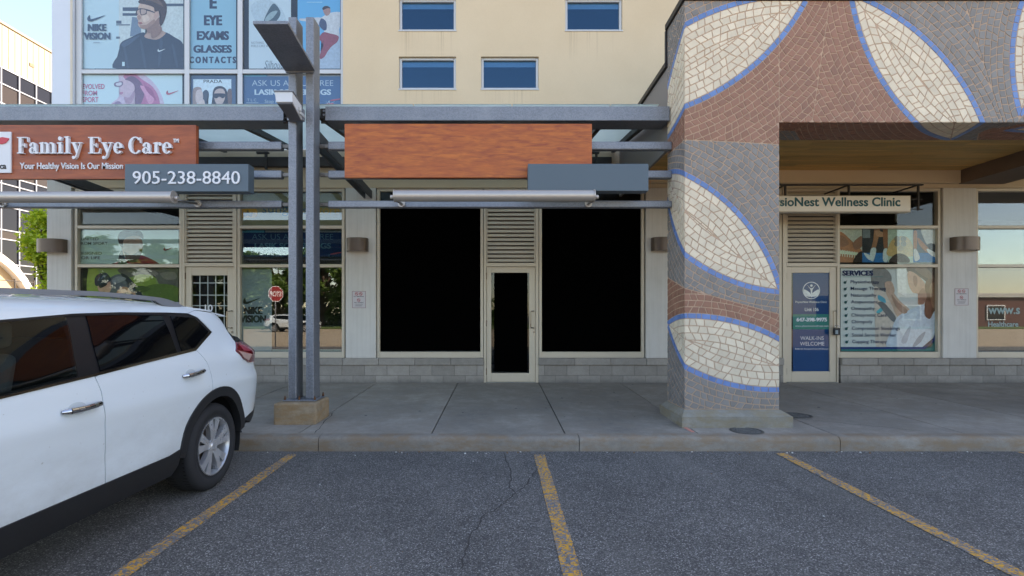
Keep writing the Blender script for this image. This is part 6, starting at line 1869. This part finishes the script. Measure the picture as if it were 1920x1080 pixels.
# ================================================================ what faces the shops: seen only as reflections in the glass
proto = None; r5 = random.Random(31)
L0 = []
for k in range(34):
    a = r5.uniform(0, 6.283); q = r5.uniform(0, 1) ** .5 * 2.6; z = r5.uniform(3.0, 8.2)
    q *= 1 - ((z - 5.2) / 4.2) ** 2 * .8
    L0.append((q * math.cos(a), q * math.sin(a), z, r5.uniform(.7, 1.25)))
SPOT = [(-58 + 5.2 * k + r5.uniform(-1, 1), -42 - 3 * (k % 2) + r5.uniform(-1, 1), r5.uniform(.95, 1.35)) for k in range(11)] + [(18, -52, 1.1), (34, -55, 1.2), (-66, -38, 1.2)]
for i, (x, y, s) in enumerate(SPOT):
    lab = 'green tree across the parking lot, reflected in the shop glass'
    if i == 0:
        proto = tree('lot_tree', lab, 'tree', (x, y, 0), 8.0, L0, 4200, .30, LEAFD, 77, 'trees across the parking lot', .22); o = proto
    else:
        o = copy_tree(proto); o.location = (x, y, 0); o.rotation_euler = (0, 0, i * 1.3)
    o.scale = (s * 1.15, s * 1.15, s)
g = MB(); g.box(-80, 80, -60, -36, 0.0, .14, .05)
tag(g.build('grass_verge', mat('verge_grass', (84, 104, 46), .95, 0, .25, 2, bump=.5, bs=30), base=(0, -48, 0)), kind='structure')
# a second car across the lot
c2 = copy_tree(CAR)
c2.location = (-18.5, -27.0, 0); c2.rotation_euler = (0, 0, rad(90))
c2['label'] = 'distant white SUV across the lot, reflected beside the posts'
# stop sign
ST = thing('stop_sign', 'red octagonal STOP sign on a thin post, reflected in the clinic window', 'sign', (-10.2, -4.9, 0))
x, y, z, r = -10.2, -4.9, 2.43, .38
g = MB(); g.flat([(x + r * math.cos(rad(22.5 + 45 * k)), z + r * math.sin(rad(22.5 + 45 * k))) for k in range(8)], y - .004, y); g.build('border', SIGW, ST)
g = MB(); g.flat([(x + r * .93 * math.cos(rad(22.5 + 45 * k)), z + r * .93 * math.sin(rad(22.5 + 45 * k))) for k in range(8)], y + .0005, y + .003); g.build('face', mat('stop_red', (150, 34, 38), .5), ST)
tx = text('STOP', x - .27, x + .27, z - .12, z + .12, y, SIGW, ST, depth=.001, bold=.02)
for v in tx.data.vertices: v.co.x = -v.co.x; v.co.y = .0045 + (0.0 if v.co.y < -.0005 else -.001)
g = MB(); g.cyl((x, y - .03, 0), (x, y - .03, 2.75), .025, n=10); g.build('post', GALV, ST)
ST.rotation_euler = (0, 0, rad(-53))
# low brick building to the right of the lot
BR = thing('brick_building', 'low red brick building across the lot, reflected in the rightmost window', 'building', (58, -46, 0))
BRK = mat('far_brick', (104, 66, 58), .9, 0, .12, 3)
B(BR, 'wall', BRK, (44, 78, -52, -42, 0, 3.6), bev=.02); B(BR, 'roof', mat('far_roof', (190, 188, 184), .8), (43.6, 78.4, -52.3, -41.7, 3.605, 4.1), bev=.03)
for x in (48, 53, 58, 63, 68):
    w_ = B(BR, 'window', SIGW, (x, x + 2.2, -41.99, -41.9, .9, 2.7), bev=.01); B(w_, 'pane', OGL, (x + .12, x + 2.08, -41.899, -41.89, 1.02, 2.58), bev=.004)

g = MB(); rh = random.Random(2)
for i in range(9000):
    p = Vector((rh.uniform(-70, 0), rh.uniform(-52, -49.5), rh.uniform(.1, 3.2 + 1.2 * math.sin(rh.uniform(0, 6)))))
    a = Vector((rh.gauss(0, 1), rh.gauss(0, 1), rh.gauss(0, 1))).normalized() * .34; b = a.cross(Vector((rh.gauss(0, 1), rh.gauss(0, 1), rh.gauss(0, 1)))).normalized() * .22
    g._f([g.bm.verts.new(v) for v in (p - a, p + b, p + a, p - b)])
tag(g.build('hedge', LEAFD, base=(-35, -50, 0), fixn=False), 'long dense hedge behind the trees across the lot', 'hedge', kind='stuff')
